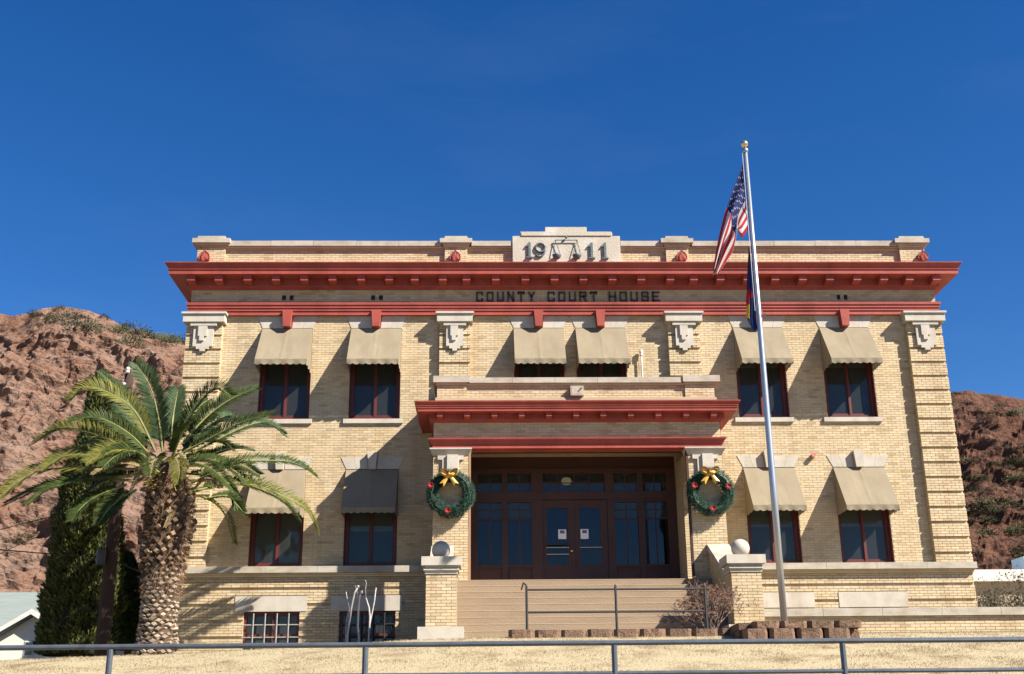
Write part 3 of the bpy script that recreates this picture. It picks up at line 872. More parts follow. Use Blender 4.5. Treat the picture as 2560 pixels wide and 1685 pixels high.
p = MB(); p.box(RX0-.3, RX1+.3, 2.6, 2.62, 4.9, 8.4); p.box(RX0-.3, RX1+.3, .5, 2.6, 8.4, 8.42); p.box(RX0-.3, RX0-.28, .5, 2.6, 4.9, 8.4); p.box(RX1+.28, RX1+.3, .5, 2.6, 4.9, 8.4); p.build('lobby', mat('lobby_wall', (.05, .045, .035), .9), ent)
m_lamp = bpy.data.materials.new('lobby_lamp'); m_lamp.use_nodes = True
em = m_lamp.node_tree.nodes['Principled BSDF']; em.inputs['Emission Color'].default_value = (1, .75, .35, 1); em.inputs['Emission Strength'].default_value = .10; em.inputs['Base Color'].default_value = (.8, .7, .5, 1)
p = MB(); p.lathe([(.02, -.1), (.10, -.08), (.14, 0), (.10, .08), (.02, .1)], (-.02, 1.2, 7.86), 16); q = p.build('lobby_lamp', m_lamp, ent, smooth=True)
for i, (a, b, ga, gb) in enumerate(((-.703, .098, -.611, -.087), (.102, .922, .223, .741))):
    d = MB()
    d.box(a, ga, EY-.03, EY+.02, 4.96, 7.18); d.box(gb, b, EY-.03, EY+.02, 4.96, 7.18)
    d.box(ga, gb, EY-.03, EY+.02, 4.96, 5.56); d.box(ga, gb, EY-.03, EY+.02, 6.98, 7.18)
    dr = d.build('door', m_brown, CH)
    p = MB(); p.box(ga, gb, EY-.008, EY-.002, 5.56, 6.98); p.build('pane', m_glassd, dr)
    p = MB(); p.tube([(ga-.02, EY-.06, 5.985), (gb+.02, EY-.06, 5.985)], .014, 6); 
    if i == 0: p.tube([(ga-.02, EY-.06, 5.82), (gb+.02, EY-.06, 5.82)], .014, 6)
    p.build('push_bar', m_pole, dr)
    if i == 0:
        p = MB(); p.tube([(ga-.1, EY-.08, 6.06), (gb+.1, EY-.08, 6.06)], .012, 6); p.build('panic_bar', m_black, dr)
        p = MB(); p.ball((.005, EY-.07, 5.90), .035, 10, 8); p.build('door_knob', m_gold, dr)
BK.build(wall, near=lambda b: (b[2] > -1.7, b[2], abs(b[3]-6)), n=300)

# ---- paper notices on the doors
def notice(x0, x1, z0, z1, label):
    t = thing('paper_notice', label, 'notice', ((x0+x1)/2, EY-.035, z0), 'paper notices on the entrance doors')
    p = MB(); p.box(x0, x1, EY-.0345, EY-.0325, z0, z1); p.build('sheet', mat('white_paper', (.78, .78, .76), .8) if 'white_paper' not in bpy.data.materials else bpy.data.materials['white_paper'], t)
    w, h = x1-x0, z1-z0
    p = MB(); p.box(x0+.22*w, x0+.8*w, EY-.0365, EY-.035, z0+.58*h, z0+.9*h); p.build('printed_picture', mat('print_colours', (.16, .09, .17), .8, (.12, .16, .32), 22, 2), t)
notice(-.325, -.125, 6.20, 6.44, 'white paper notice with small picture on left entrance door glass')
notice(.235, .435, 6.20, 6.445, 'white paper notice with small picture on right entrance door glass')

# ================================================================== STAIRCASE, PEDESTALS, LOW WALL
ST = thing('staircase', 'wide tan concrete entrance steps rising to the porch between brick cheek walls', 'stairs', (.06, -3.2, 3.4))
SX0, SX1 = -2.92, 3.04
NS, SY, SZ = 9, PF-.16, 4.94
for i in range(NS):
    z1 = SZ-.1675*i-.004*(i == 0); y0 = SY-.31*i
    b = MB()
    b.prism_x([(y0-.004, z1), (y0-.008, z1-.012), (y0-.004, z1-.03), (y0, z1-.1675), (y0+.36, z1-.1675), (y0+.36, z1)], SX0, SX1)
    b.build('step', m_conc, ST)
b = MB(); b.prism_x([(SY-.31*8+.02, 3.3), (SY+.1, 3.3), (SY+.1, 4.7), (SY-.05, 4.7), (SY-.31*8+.02, 3.42)], SX0+.01, SX1-.01); b.build('step_base', m_conc, ST)
for k, (a, b_) in enumerate(((-3.37, -2.92), (3.04, 3.49))):
    prof = [(PF-.004, 5.60), (PF-.004, 3.2), (-4.4, 3.2), (-4.4, 4.32)]
    w = MB(); w.prism_x(prof, a+.01, b_-.01); cw = w.build('cheek_wall', m_side, ST)
    w = MB(); w.prism_x([(PF-.003, 5.745), (PF-.003, 5.602), (-4.42, 4.322), (-4.42, 4.465)], a-.03, b_+.03); w.build('cheek_coping', m_coping, cw)

def pedestal(cx, label):
    t = thing('stair_pedestal', label, 'pedestal', (cx, -4.55, 3.4), 'ball topped stair pedestals')
    yf = -4.86
    b = MB(); b.box(cx-.46, cx+.46, yf-.16, yf+.80, 3.2, 3.64); b.build('plinth', m_stone, t)
    b = MB(); b.box(cx-.305, cx+.305, yf+.008, yf+.61, 3.64, 4.70); sh = b.build('shaft', m_mortar, t)
    B2 = Bricks(); B2.face(cx-.312, cx+.312, 3.642, 4.70, yf, .05, seed=int(cx*10)+50); B2.build(sh, n=300)
    for sx in (-1, 1):
        q = MB(); x = cx+sx*.3085; q.quad((x, yf+.004, 3.64), (x, yf+.615, 3.64), (x, yf+.615, 4.70), (x, yf+.004, 4.70)); q.build('flank_brick', m_side, sh)
    b = MB(); b.box(cx-.33, cx+.33, yf-.02, yf+.63, 4.701, 4.77); b.box(cx-.36, cx+.36, yf-.055, yf+.66, 4.771, 4.805); b.box(cx-.335, cx+.335, yf-.03, yf+.64, 4.806, 4.865); b.box(cx-.404, cx+.404, yf-.10, yf+.71, 4.866, 5.045)
    b.build('cap', m_stone, t)
    b = MB(); b.ball((cx-.02, yf+.30, 5.225), .192, 32, 20); b.build('ball', m_stone, t, smooth=True)
pedestal(-3.06, 'brick pedestal with stone ball left of the steps, below the left wreath')
pedestal(3.19, 'brick pedestal with stone ball right of the steps, beside the leafy bush')

LW = thing('low_brick_wall', 'low buff brick wall with stone coping right of the steps', 'wall', (9, -4.2, 3.4))
b = MB(); b.box(3.60, 16, -4.392, -4.12, 2.9, 3.83); lwc = b.build('wall_core', m_mortar, LW)
B3 = Bricks(); B3.face(3.59, 15.9, 3.2, 3.835, -4.4, .05, seed=70)
B3.build(lwc, near=lambda b: abs(b[0]-6), n=300)
for i in range(10):
    c = MB(); a = 3.575+i*1.24; c.box(a+.003, a+1.237, -4.47+random.uniform(-.005, .005), -4.06, 3.837, 3.996); c.build('coping_stone', m_coping, LW)

# ================================================================== RAILINGS
HY_ = -7.5
HR = thing('stair_handrail', 'black iron handrail with three posts across the foot of the steps', 'railing', (.2, HY_, 3.3))
for x in (-1.42, .195, 1.82):
    b = MB(); b.tube([(x, HY_, 3.05), (x, HY_, 4.10), (x, HY_, 4.13), (x, HY_, 4.16)], [.024, .024, .022, .006], 10); b.build('post', m_black, HR)
for z in (4.10-.035, 3.665):
    b = MB(); b.tube([(-1.42, HY_, z), (1.82, HY_, z)], .019, 8); b.build('rail', m_black, HR)
b = MB(); b.tube([(-1.42, HY_, 4.14), (-1.47, HY_+.18, 4.21), (-1.50, HY_+.4, 4.12)], .015, 6); b.build('rail_end', m_black, HR)

PR = thing('pipe_railing', 'long grey galvanised pipe railing along the bottom of the lawn', 'railing', (-2, -14.5, 1.8))
for i, x in enumerate((-9.66, -6.648, -3.615, -.627, 2.143, 5.1, 8.1)):
    gz = ground_z(x, -14.5)-.1
    b = MB(); b.tube([(x+.03*(i == 4), -14.5, gz), (x, -14.5, 2.2), (x, -14.5, 2.60)], .036, 10); b.build('post', m_pipe, PR)
for z, r in ((2.628, .032), (2.275, .026)):
    b = MB(); n = 60
    b.tube([(-14+26*i/n, -14.5, z+.004*mn.noise((i*.6, z, 0))) for i in range(n+1)], r, 10); b.build('rail', m_pipe, PR)

# ================================================================== BLOCK EDGING AND PLANTER
def block(x0, x1, y0, y1, z0, z1, parent, seed, front=-1):
    """split-face block: rough chamfered front, straight top"""
    rn = random.Random(seed)
    n = 7; m = 3; b = MB()
    for j in range(m+1):
        for i in range(n+1):
            u = i/n; v_ = j/m
            ch = max(0, .13-min(u, 1-u))/.13
            yy = y0+ch*.055+rn.uniform(-.010, .010)
            b.v.append((x0+(x1-x0)*u, yy, z0+(z1-z0)*v_))
    for j in range(m):
        for i in range(n):
            a = j*(n+1)+i; b.f.append((a, a+1, a+n+2, a+n+1))
    k = len(b.v); b.v += [(x0+.02, y1, z0), (x1-.02, y1, z0), (x0+.02, y1, z1), (x1-.02, y1, z1)]
    top = [m*(n+1)+i for i in range(n+1)]
    b.f.append(tuple(top+[k+3, k+2])); b.f.append((0, (n+1), 2*(n+1), 3*(n+1), k+2, k)); b.f.append((3*(n+1)+n, 2*(n+1)+n, n+1+n, n, k+1, k+3)); b.f.append((k, k+2, k+3, k+1))
    o = b.build('block', m_block, parent)
    return o
GE = thing('garden_edging', 'single row of brown split-face concrete blocks in front of the steps', 'edging', (.2, -7.95, 3.2))
for i in range(9):
    x = -1.765+i*.4625
    block(x, x+.45, -8.0+random.uniform(-.01, .01), -7.75, 3.10, 3.32+random.uniform(-.006, .006), GE, i)
PYF = -9.0
PL = thing('block_planter', 'raised brown block planter around the base of the flagpole', 'planter', (3.2, PYF+.6, 2.9))
PZ = [(3.233, 3.350), (3.050, 3.229), (2.85, 3.046)]
for i in range(4): block(2.325+i*.463, 2.325+i*.463+.452, PYF, PYF+.28, *PZ[0], PL, 20+i)
for i in range(4): block(2.13+i*.463+.03*(i == 0), 2.13+i*.463+.43, PYF-.02, PYF+.28, *PZ[1], PL, 30+i)
for i in range(4): block(2.36+i*.463, 2.36+i*.463+.43, PYF-.04, PYF+.28, *PZ[2], PL, 40+i)
def side_block(x0, x1, y0, y1, z0, z1):
    b = MB(); b.box(x0, x1, y0, y1, z0, z1)
    for i, v_ in enumerate(b.v): b.v[i] = (v_[0]+random.uniform(-.012, .012), v_[1]+random.uniform(-.01, .01), v_[2])
    b.build('block', m_block, PL)
for j in range(3):
    for (z0, z1), s in zip(PZ, (0, .15, 0)):
        side_block(2.14, 2.35, PYF+.3+j*.4+s*.4, PYF+.66+j*.4+s*.4, z0, z1); side_block(3.99, 4.19, PYF+.3+j*.4, PYF+.66+j*.4, z0, z1)
b = MB(); b.box(2.34, 4.0, PYF+.27, -7.6, 2.85, 3.30); b.build('planter_soil', m_soil, PL)

# ================================================================== FLAGPOLE AND FLAGS
FX, FY = 3.088, -8.05
FP = thing('flagpole', 'tall silver aluminium flagpole with gold ball standing in the block planter', 'flagpole', (FX, FY, 3.25))
b = MB(); b.tube([(FX, FY, 3.0), (FX, FY, 6), (FX, FY, 9), (FX, FY, 12.645)], [.06, .06, .052, .036], 20); b.build('pole', m_pole, FP, smooth=True)
b = MB(); b.lathe([(.03, 0), (.055, .01), (.055, .07), (.02, .09), (.014, .16)], (FX, FY, 12.626), 16); b.build('truck', m_pole, FP, smooth=True)
b = MB(); b.ball((FX-.01, FY, 12.819), .075, 20, 14); b.build('finial', m_gold, FP, smooth=True)
b = MB(); b.obox((FX+.075, FY-.03, 9.135), Vector((.05, 0, .02)), Vector((0, .015, 0)), Vector((-.01, 0, .02))); b.build('cleat', m_black, FP)
b = MB(); b.tube([(FX-.07, FY-.02, 12.608), (FX-.075, FY-.03, 9.227)], .005, 4); b.build('halyard', m_white, FP)
FLY = FY-.02
def fpx(u, v_): return at(1740+u*.3254, 330+v_*.3254, FLY)
m_f = {}
for n_, c in (('flag_red', (.40, .025, .035)), ('flag_white', (.6, .59, .58)), ('flag_blue', (.016, .026, .12)), ('flag_gold', (.65, .4, .05)), ('flag_copper', (.4, .14, .04)), ('state_blue', (.02, .045, .16))):
    m_f[n_] = mat(n_, c, .85, tuple(x*.9 for x in c), 6, 3, transl=.35)
NU, NV = 76, 52
def flag_pt(u, v_):
    s_ = min(1, max(0, (u-.18)/.35)); s_ = s_*s_*(3-2*s_)
    back = max(0, v_-.55)*s_*.35
    v_ = v_*(1-s_)+s_*(v_/.55 if v_ < .55 else 1-(v_-.55)/.45*.8)
    hx, hz = 362+(405-362)*v_, 240+(742-240)*v_
    fx, fz = 133+(172-133)*v_, 1052+(1090-1052)*v_
    x = hx+(fx-hx)*u; z = hz+(fz-hz)*u
    # gathered folds
    fold = math.sin((v_*2.6+u*.55)*math.pi*1.6)*.085*min(1, u*2.2+.08)
    x -= 30*math.sin(math.pi*u)*(1-v_)
    p = fpx(x, z)
    p.y += fold+.02*math.sin(u*7+v_*3)+back
    return p
b = MB()
for j in range(NV+1):
    for i in range(NU+1): b.v.append(tuple(flag_pt(i/NU, j/NV)))
mi = []
stars = set()
for r_ in range(9):
    for c_ in range(6 if r_ % 2 == 0 else 5):
        u = (.033+(c_+.0)*.0667+(0 if r_ % 2 == 0 else .033)); v_ = (r_+.8)/9.6*.538
        stars.add((int(u*NU), int(v_*NV)))
for j in range(NV):
    for i in range(NU):
        a = j*(NU+1)+i; b.f.append((a, a+1, a+NU+2, a+NU+1))
        u, v_ = (i+.5)/NU, (j+.5)/NV
        if u < .40 and v_ < 7/13: mi.append(1 if (i, j) in stars else 2)
        else: mi.append(0 if int(v_*13) % 2 == 0 else 1)
me = b.mesh('american_flag', True); 
for n_ in ('flag_red', 'flag_white', 'flag_blue'): me.materials.append(m_f[n_])
me.polygons.foreach_set('material_index', mi)
o = link('american_flag', me, None)
tag(o, 'drooping stars and stripes flag at the top of the silver flagpole', 'flag')
# the state flag hangs furled behind the pole
b = MB(); mi = []; NU2, NV2 = 20, 60
edge_l = [(0, 418, 860), (.25, 412, 1000), (.5, 404, 1190), (.62, 398, 1250), (.8, 397, 1400), (.92, 412, 1450), (1, 440, 1505)]
edge_r = [(0, 424, 860), (.25, 440, 1000), (.5, 458, 1190), (.62, 462, 1250), (.8, 470, 1400), (.92, 478, 1450), (1, 486, 1510)]
for j in range(NV2+1):
    t = j/NV2
    l_ = (ipl(t, [e[0] for e in edge_l], [e[1] for e in edge_l]), ipl(t, [e[0] for e in edge_l], [e[2] for e in edge_l]))
    r_ = (ipl(t, [e[0] for e in edge_r], [e[1] for e in edge_r]), ipl(t, [e[0] for e in edge_r], [e[2] for e in edge_r]))
    for i in range(NU2+1):
        u = i/NU2; p = fpx(l_[0]+(r_[0]-l_[0])*u, l_[1]+(r_[1]-l_[1])*u)
        p.y += .12+.07*math.sin(u*9+t*4); b.v.append(tuple(p))
for j in range(NV2):
    for i in range(NU2):
        a = j*(NU2+1)+i; b.f.append((a, a+1, a+NU2+2, a+NU2+1))
        u, t = (i+.5)/NU2, (j+.5)/NV2
        if t < .52: mi.append(0)
        elif t < .70 and u < .42: mi.append(1)
        elif t < .85 and u < .45: mi.append(2)
        elif t < .62 and .5 < u < .75: mi.append(1)
        else: mi.append(3)
me = b.mesh('state_flag', True)
for n_ in ('flag_blue', 'flag_red', 'flag_gold', 'state_blue'): me.materials.append(m_f[n_])
me.polygons.foreach_set('material_index', mi)
o = link('state_flag', me, None)
tag(o, 'furled blue, red and yellow state flag hanging behind the flagpole below the other flag', 'flag')

# ================================================================== WREATHS
m_fir = mat('wreath_needles', (.011, .034, .021), .55, (.02, .058, .036), 30, 3, island=[(0, (.6, .6, .6)), (.7, (1, 1, 1)), (1, (1.9, 1.9, 1.9))])
m_bow = mat('gold_ribbon', (.62, .37, .06), .4, (.5, .24, .03), 9, 3, spec=.6)
m_poin = mat('red_poinsettia', (.30, .012, .014), .7, (.2, .01, .012), 30, 3)
def wreath(cx, cz, label, flowers, seed):
    rn = random.Random(seed)
    t = thing('christmas_wreath', label, 'wreath', (cx, PF-.12, cz-.56), 'wreaths on the portico piers')
    b = MB(); R0 = .43; yc = PF-.17
    b.tube([(cx+R0*math.cos(2*math.pi*i/40), yc, cz+R0*math.sin(2*math.pi*i/40)) for i in range(41)], .10, 8)
    for i in range(6500):
        a = rn.uniform(0, 2*math.pi); ph = rn.uniform(0, 2*math.pi); r = rn.uniform(.06, .135)
        lump = 1+.25*mn.noise((math.cos(a)*3, math.sin(a)*3, seed))
        er = Vector((math.cos(a), 0, math.sin(a)))
        dirn = (er*math.cos(ph)+Vector((0, 1, 0))*math.sin(ph))
        p = Vector((cx, yc, cz))+er*R0+dirn*r
        tng = Vector((-math.sin(a), 0, math.cos(a)))
        d = (dirn*rn.uniform(.4, 1)+tng*rn.uniform(-.7, .9)+Vector((rn.uniform(-.3, .3), rn.uniform(-.3, .3), rn.uniform(-.3, .3)))).normalized()*rn.uniform(.04, .09)*lump
        s_ = d.orthogonal().normalized()*.008
        b.tri(p-s_, p+s_, p+d)
    b.build('greenery', m_fir, t)
    # bow: two loops, a knot and two forked tails
    kx, kz, ky = cx-.03, cz+.42, PF-.36
    for s_ in (-1, 1):
        q = MB(); n = 12
        for i in range(n+1):
            a = math.pi*2*i/n
            px_ = kx+s_*(.105-.105*math.cos(a)); pz = kz+.075*math.sin(a)+.04*(1-math.cos(a))
            wd = .055+.02*math.sin(a/2)
            q.v += [(px_, ky-.07, pz+.01), (px_+.005*s_, ky+wd*.6, pz-.01)]
        for i in range(n): q.f.append((2*i, 2*i+1, 2*i+3, 2*i+2))
        q.build('bow_loop', m_bow, t)
        q = MB()
        q.quad((kx+s_*.13, ky, kz+.10), (kx+s_*.03, ky-.03, kz+.01), (kx+s_*.10, ky-.04, kz-.035), (kx+s_*.20, ky-.02, kz+.05))
        tx, tz = kx+s_*.13, kz-.19
        e0 = Vector((kx+s_*.005, ky-.02, kz-.01)); dirv = (Vector((tx, ky-.01, tz))-e0).normalized(); sd_ = Vector((dirv.z, 0, -dirv.x))
        p0 = e0-sd_*.03; p1 = e0+sd_*.03; L_ = .30
        a1 = e0+dirv*L_-sd_*.062; a2 = e0+dirv*L_*.78+Vector((0, -.02, 0)); a3 = e0+dirv*L_+sd_*.062
        q.tri(p0, p1, a2); q.tri(p0, a2, a1); q.tri(p1, a3, a2)
        q.build('bow_tail', m_bow, t)
    q = MB(); q.ball((kx, ky-.06, kz), .032, 10, 8); q.build('bow_knot', m_bow, t)
    for fx_, fz_ in flowers:
        q = MB(); c = Vector((cx+fx_, yc-.15, cz+fz_))
        for k in range(16):
            a = k*2.4; L_ = .088-.02*(k//8)
            d = Vector((math.cos(a), -.25-.3*(k//8), math.sin(a))).normalized(); s_ = Vector((-math.sin(a), 0, math.cos(a)))*.024
            q.quad(c, c+d*L_*.5+s_, c+d*L_, c+d*L_*.5-s_)
        q.build('poinsettia', m_poin, t)
wreath(-2.965, 6.93, 'green wreath with gold bow and red flowers on the left portico pier', [(-.46, .18), (-.06, -.42)], 5)
wreath(3.15, 6.95, 'green wreath with gold bow and red flowers on the right portico pier', [(-.40, .12), (.40, .10), (.0, -.42)], 6)

# ================================================================== PLANTS BY THE STEPS
m_twig = mat('pale_twig', (.24, .18, .15), .9, (.15, .1, .08), 30, 3)
m_rust = mat('rust_leaves', (.085, .04, .028), .75, (.14, .062, .022), 6, 3, island=[(0, (.45, .4, .4)), (.6, (1, 1, 1)), (1, (1.6, 1.3, .9))], transl=.15)
def branchy(mb, p, d, L_, r, depth, rn, spread=.6, tips=None, up_=.15, shrink=.72):
    q = p+d*L_
    mid = p.lerp(q, .5)+Vector((rn.uniform(-1, 1), rn.uniform(-1, 1), rn.uniform(-1, 1)))*L_*.08
    mb.tube([p, mid, q], [r, r*.85, r*.7], 4, cap=False)
    if tips is not None: tips.append((q, d))
    if depth == 0: return
    for k in range(rn.choice((2, 3, 3))):
        nd = (d+Vector((rn.gauss(0, spread), rn.gauss(0, spread), rn.gauss(0, spread)+up_))).normalized()
        branchy(mb, q, nd, L_*shrink*rn.uniform(.8, 1.15), r*.66, depth-1, rn, spread, tips, up_, shrink)
rn = random.Random(12)
c = at(1780, 1556, -5.3); c.z = 3.38
BU = thing('leafy_bush', 'round bush with pale twigs and rusty brown leaves beside the right pedestal', 'bush', c)
b = MB(); tips = []
for k in range(15):
    a = rn.uniform(0, 6.28); d = Vector((math.cos(a)*.6, math.sin(a)*.4, rn.uniform(.6, 1.6))).normalized()
    branchy(b, Vector((c.x+rn.uniform(-.1, .1), c.y+rn.uniform(-.08, .08), c.z)), d, .33, .013, 4, rn, .50, tips, .16, .77)
b.build('twigs', m_twig, BU)
b = MB()
for q, d in tips:
    if rn.random() < .38: continue
    for k in range(2):
        dd = Vector((rn.gauss(0, 1), rn.gauss(0, 1), rn.gauss(0, 1))).normalized()*rn.uniform(.03, .055); s_ = dd.orthogonal().normalized()*rn.uniform(.010, .018)
        b.quad(q, q+dd*.5+s_, q+dd, q+dd*.5-s_)
b.build('leaves', m_rust, BU)

def zp(u, v_, y): return at(820+u*.12605, 1440+v_*.12605, y)
m_wstem = mat('whitewashed_stem', (.40, .37, .36), .8, (.18, .14, .14), 14, 4, .3, 40, thr=(.5, .8))
c = zp(560, 1340, -3.2); c.z = 3.3
SH = thing('pruned_shrub', 'pruned bare shrub of pale stems standing before the left basement window', 'shrub', c)
for pl, r in (([(390, 1400), (385, 1200), (440, 850), (470, 600), (530, 330), (600, 210)], .032), ([(610, 1400), (620, 1250), (590, 1000), (600, 700), (620, 450), (650, 300), (660, 330)], .036), ([(345, 1400), (365, 900), (420, 620), (385, 470), (360, 330)], .016), ([(400, 1300), (400, 900), (430, 620)], .014),
              ([(800, 1400), (820, 1050), (830, 800), (810, 620), (750, 430)], .03), ([(800, 1100), (860, 800), (920, 500), (950, 250)], .022), ([(600, 420), (570, 300), (540, 200)], .022), ([(750, 440), (745, 250), (760, 130), (740, 90)], .010), ([(640, 330), (680, 290), (660, 350)], .02)):
    b = MB(); yj = -3.2+random.uniform(-.25, .2)
    pts = [zp(u, v_, yj) for u, v_ in pl]
    if pl[0][1] >= 1390: pts.insert(0, Vector((pts[0].x, pts[0].y, 3.1)))
    b.tube(pts, [r*.72*(1-.35*i/len(pts))*(1+random.uniform(-.12, .2)) for i in range(len(pts))], 8); b.build('stem', m_wstem, SH, smooth=True)
    if pl[-1][1] < 350:
        q = MB(); q.ball(tuple(pts[-1]), r*.95, 8, 6); q.build('pruned_knob', m_wstem, SH)

# ================================================================== PALM
PY = -3.2
PC = Vector((-9.18, PY, 3.1))
PA = thing('palm_tree', 'date palm with knobbly trunk and arching fronds left of the courthouse', 'palm tree', PC)
tp = [(2.2, .50), (3.25, .47), (3.6, .40), (4.2, .37), (4.8, .39), (5.2, .42), (5.8, .47), (6.3, .49), (6.7, .46), (7.1, .40), (7.4, .25), (7.55, .05)]
def trad(z): return ipl(z, [t[0] for t in tp], [t[1] for t in tp])
def tcx(z): return ipl(z, [3, 4.5, 6, 7.4], [-9.17, -9.16, -9.10, -9.18])
m_trunk = mat('palm_fibre', (.10, .062, .036), .95, (.05, .03, .018), 9, 6, .8, 25)
m_base1 = mat('grey_leaf_scar', (.33, .275, .215), .9, (.18, .14, .105), 9, 5, .6, 40, island=[(0, (.6, .58, .55)), (1, (1.25, 1.2, 1.15))])
m_base2 = mat('tan_leaf_stub', (.215, .15, .10), .85, (.09, .057, .038), 8, 5, .5, 40, island=[(0, (.5, .48, .45)), (.6, (1, 1, 1)), (1, (1.5, 1.45, 1.35))])
b = MB(); K = 20
for i in range(len(tp)*3-2):
    z = 2.2+(7.55-2.2)*i/(len(tp)*3-3)
    for j in range(K):
        a = 2*math.pi*j/K; r = trad(z)*(.93+.05*mn.noise((math.cos(a)*2, math.sin(a)*2, z*2)))
        b.v.append((tcx(z)+r*math.cos(a), PY+r*math.sin(a), z))
for i in range(len(tp)*3-3):
    for j in range(K):
        a = i*K+j; c_ = i*K+(j+1) % K; b.f.append((a, c_, c_+K, a+K))
trunk = b.build('trunk', m_trunk, PA, smooth=True)
def stub_mesh(name, w, h, L_, m_):
    q = MB()
    q.v += [(-w, -.02, 0), (0, -.02, -h), (w, -.02, 0), (0, -.02, h*.8), (-w*.72, L_, h*.35), (0, L_*1.05, -h*.15), (w*.72, L_, h*.35), (0, L_*.85, h*.95)]
    q.f += [(0, 1, 5, 4), (1, 2, 6, 5), (2, 3, 7, 6), (3, 0, 4, 7), (4, 5, 6, 7)]
    me_ = q.mesh(name); me_.materials.append(m_); return me_
low = stub_mesh('leaf_base', .085, .065, .055, m_base1); hi_ = stub_mesh('leaf_base', .075, .085, .11, m_base2)
cnt = 0; rowi = 0; z = 3.0; rest = []
while z < 6.75:
    up_p = z > 5.05
    nrow = 15 if not up_p else 14
    for j in range(nrow):
        a = 2*math.pi*(j+(rowi % 2)*.5)/nrow+random.uniform(-.06, .06)
        if math.sin(a) > .45: continue              # far side, never in view
        zz = z+random.uniform(-.02, .02)
        r = trad(zz)*.93
        o = link('leaf_base', hi_ if up_p else low, None, trunk, loc=(tcx(zz)+r*math.cos(a), PY+r*math.sin(a), zz))
        o.rotation_euler = (random.uniform(-.25, .25), random.uniform(-.2, .2), a-math.pi/2+random.uniform(-.2, .2))
        s_ = random.uniform(.7, 1.3); o.scale = (s_, s_*random.uniform(.7, 1.3), s_)
        cnt += 1
    z += .095 if not up_p else .135
    rowi += 1
# hanging fibre
b = MB()
for i in range(2600):
    zz = random.uniform(4.5, 7.0); a = random.uniform(math.pi*.85, math.pi*2.15); r = trad(zz)
    p = Vector((tcx(zz)+r*math.cos(a), PY+r*math.sin(a), zz)); d = Vector((math.cos(a)*random.uniform(.2, 1), math.sin(a)*random.uniform(.2, 1), random.uniform(-1.2, .2))).normalized()*random.uniform(.06, .2)
    s_ = d.orthogonal().normalized()*.006; b.tri(p-s_, p+s_, p+d)
b.build('fibre', mat('rust_fibre', (.15, .085, .045), .95, (.09, .05, .028), 8, 3), PA, kind='stuff')
m_fr = [mat('frond_green', (.056, .08, .02), .6, (.033, .052, .015), 5, 3, transl=.28, spec=.18, island=[(0, (.75, .75, .75)), (1, (1.3, 1.25, 1.1))]),
        mat('frond_blue_green', (.058, .092, .04), .6, (.038, .064, .028), 5, 3, transl=.28, spec=.18, island=[(0, (.75, .75, .75)), (1, (1.3, 1.3, 1.2))]),
        mat('frond_yellow_green', (.16, .155, .034), .6, (.075, .09, .022), 3, 3, transl=.28, spec=.18, island=[(0, (.75, .75, .75)), (1, (1.3, 1.25, 1.1))]),
        mat('frond_dead', (.3, .22, .12), .8, (.21, .14, .07), 5, 3, transl=.2)]
m_rach = mat('frond_rib', (.19, .19, .055), .6, (.12, .115, .04), 6, 3)
def catmull(P, n):
    P = [P[0]*2-P[1]]+P+[P[-1]*2-P[-2]]; out = []
    segs = len(P)-3
    for i in range(n+1):
        t = i/n*segs; k = min(int(t), segs-1); f = t-k
        a, b_, c_, d_ = P[k:k+4]
        out.append(.5*((2*b_)+(c_-a)*f+(2*a-5*b_+4*c_-d_)*f*f+(3*b_-a-3*c_+d_)*f**3))
    return out
def frond(P, matn, wid=.40, nl=70, ncam=.7, seed=0, tipmat=None):
    rn = random.Random(seed)
    P = catmull(P, 40)
    b = MB(); b.tube(P, [.026*(1-i/40)+.005 for i in range(41)], 5)
    fo = b.build('frond', m_rach, PA)
    q = MB(); mi_ = []
    nrm0 = Vector((rn.uniform(-.25, .25), -ncam, .75)).normalized()
    for i in range(nl):
        t = .10+.90*(i/nl); x = t*40; k = min(int(x), 39); p = P[k].lerp(P[k+1], x-k)
        T = (P[min(k+1, 40)]-P[max(k-1, 0)]).normalized()
        S = T.cross(nrm0); S = S.normalized() if S.length > .05 else T.orthogonal()
        Nn = S.cross(T).normalized()
        prof = wid*(min(1, .35+t*2.2))*(1-max(0, t-.55)**1.5*1.9)
        for s_ in (-1, 1):
            fw = .62+.55*t+rn.uniform(-.12, .12)
            d = (S*s_+T*fw+Nn*(.42+rn.uniform(-.12, .2))).normalized()
            L_ = max(.06, prof*rn.uniform(.82, 1.1)); w = .0155
            side = d.cross(Nn).normalized()*w
            e_ = p+d*L_+Vector((0, 0, -.10*L_)); m_ = p+d*L_*.45+Nn*.01
            q.quad(p-side*.5, m_-side, e_, m_+side)
    q.build('leaflets', m_fr[matn], fo)
def zq(u, v_, y): return at(u*.34454, 880+v_*.34454, y)
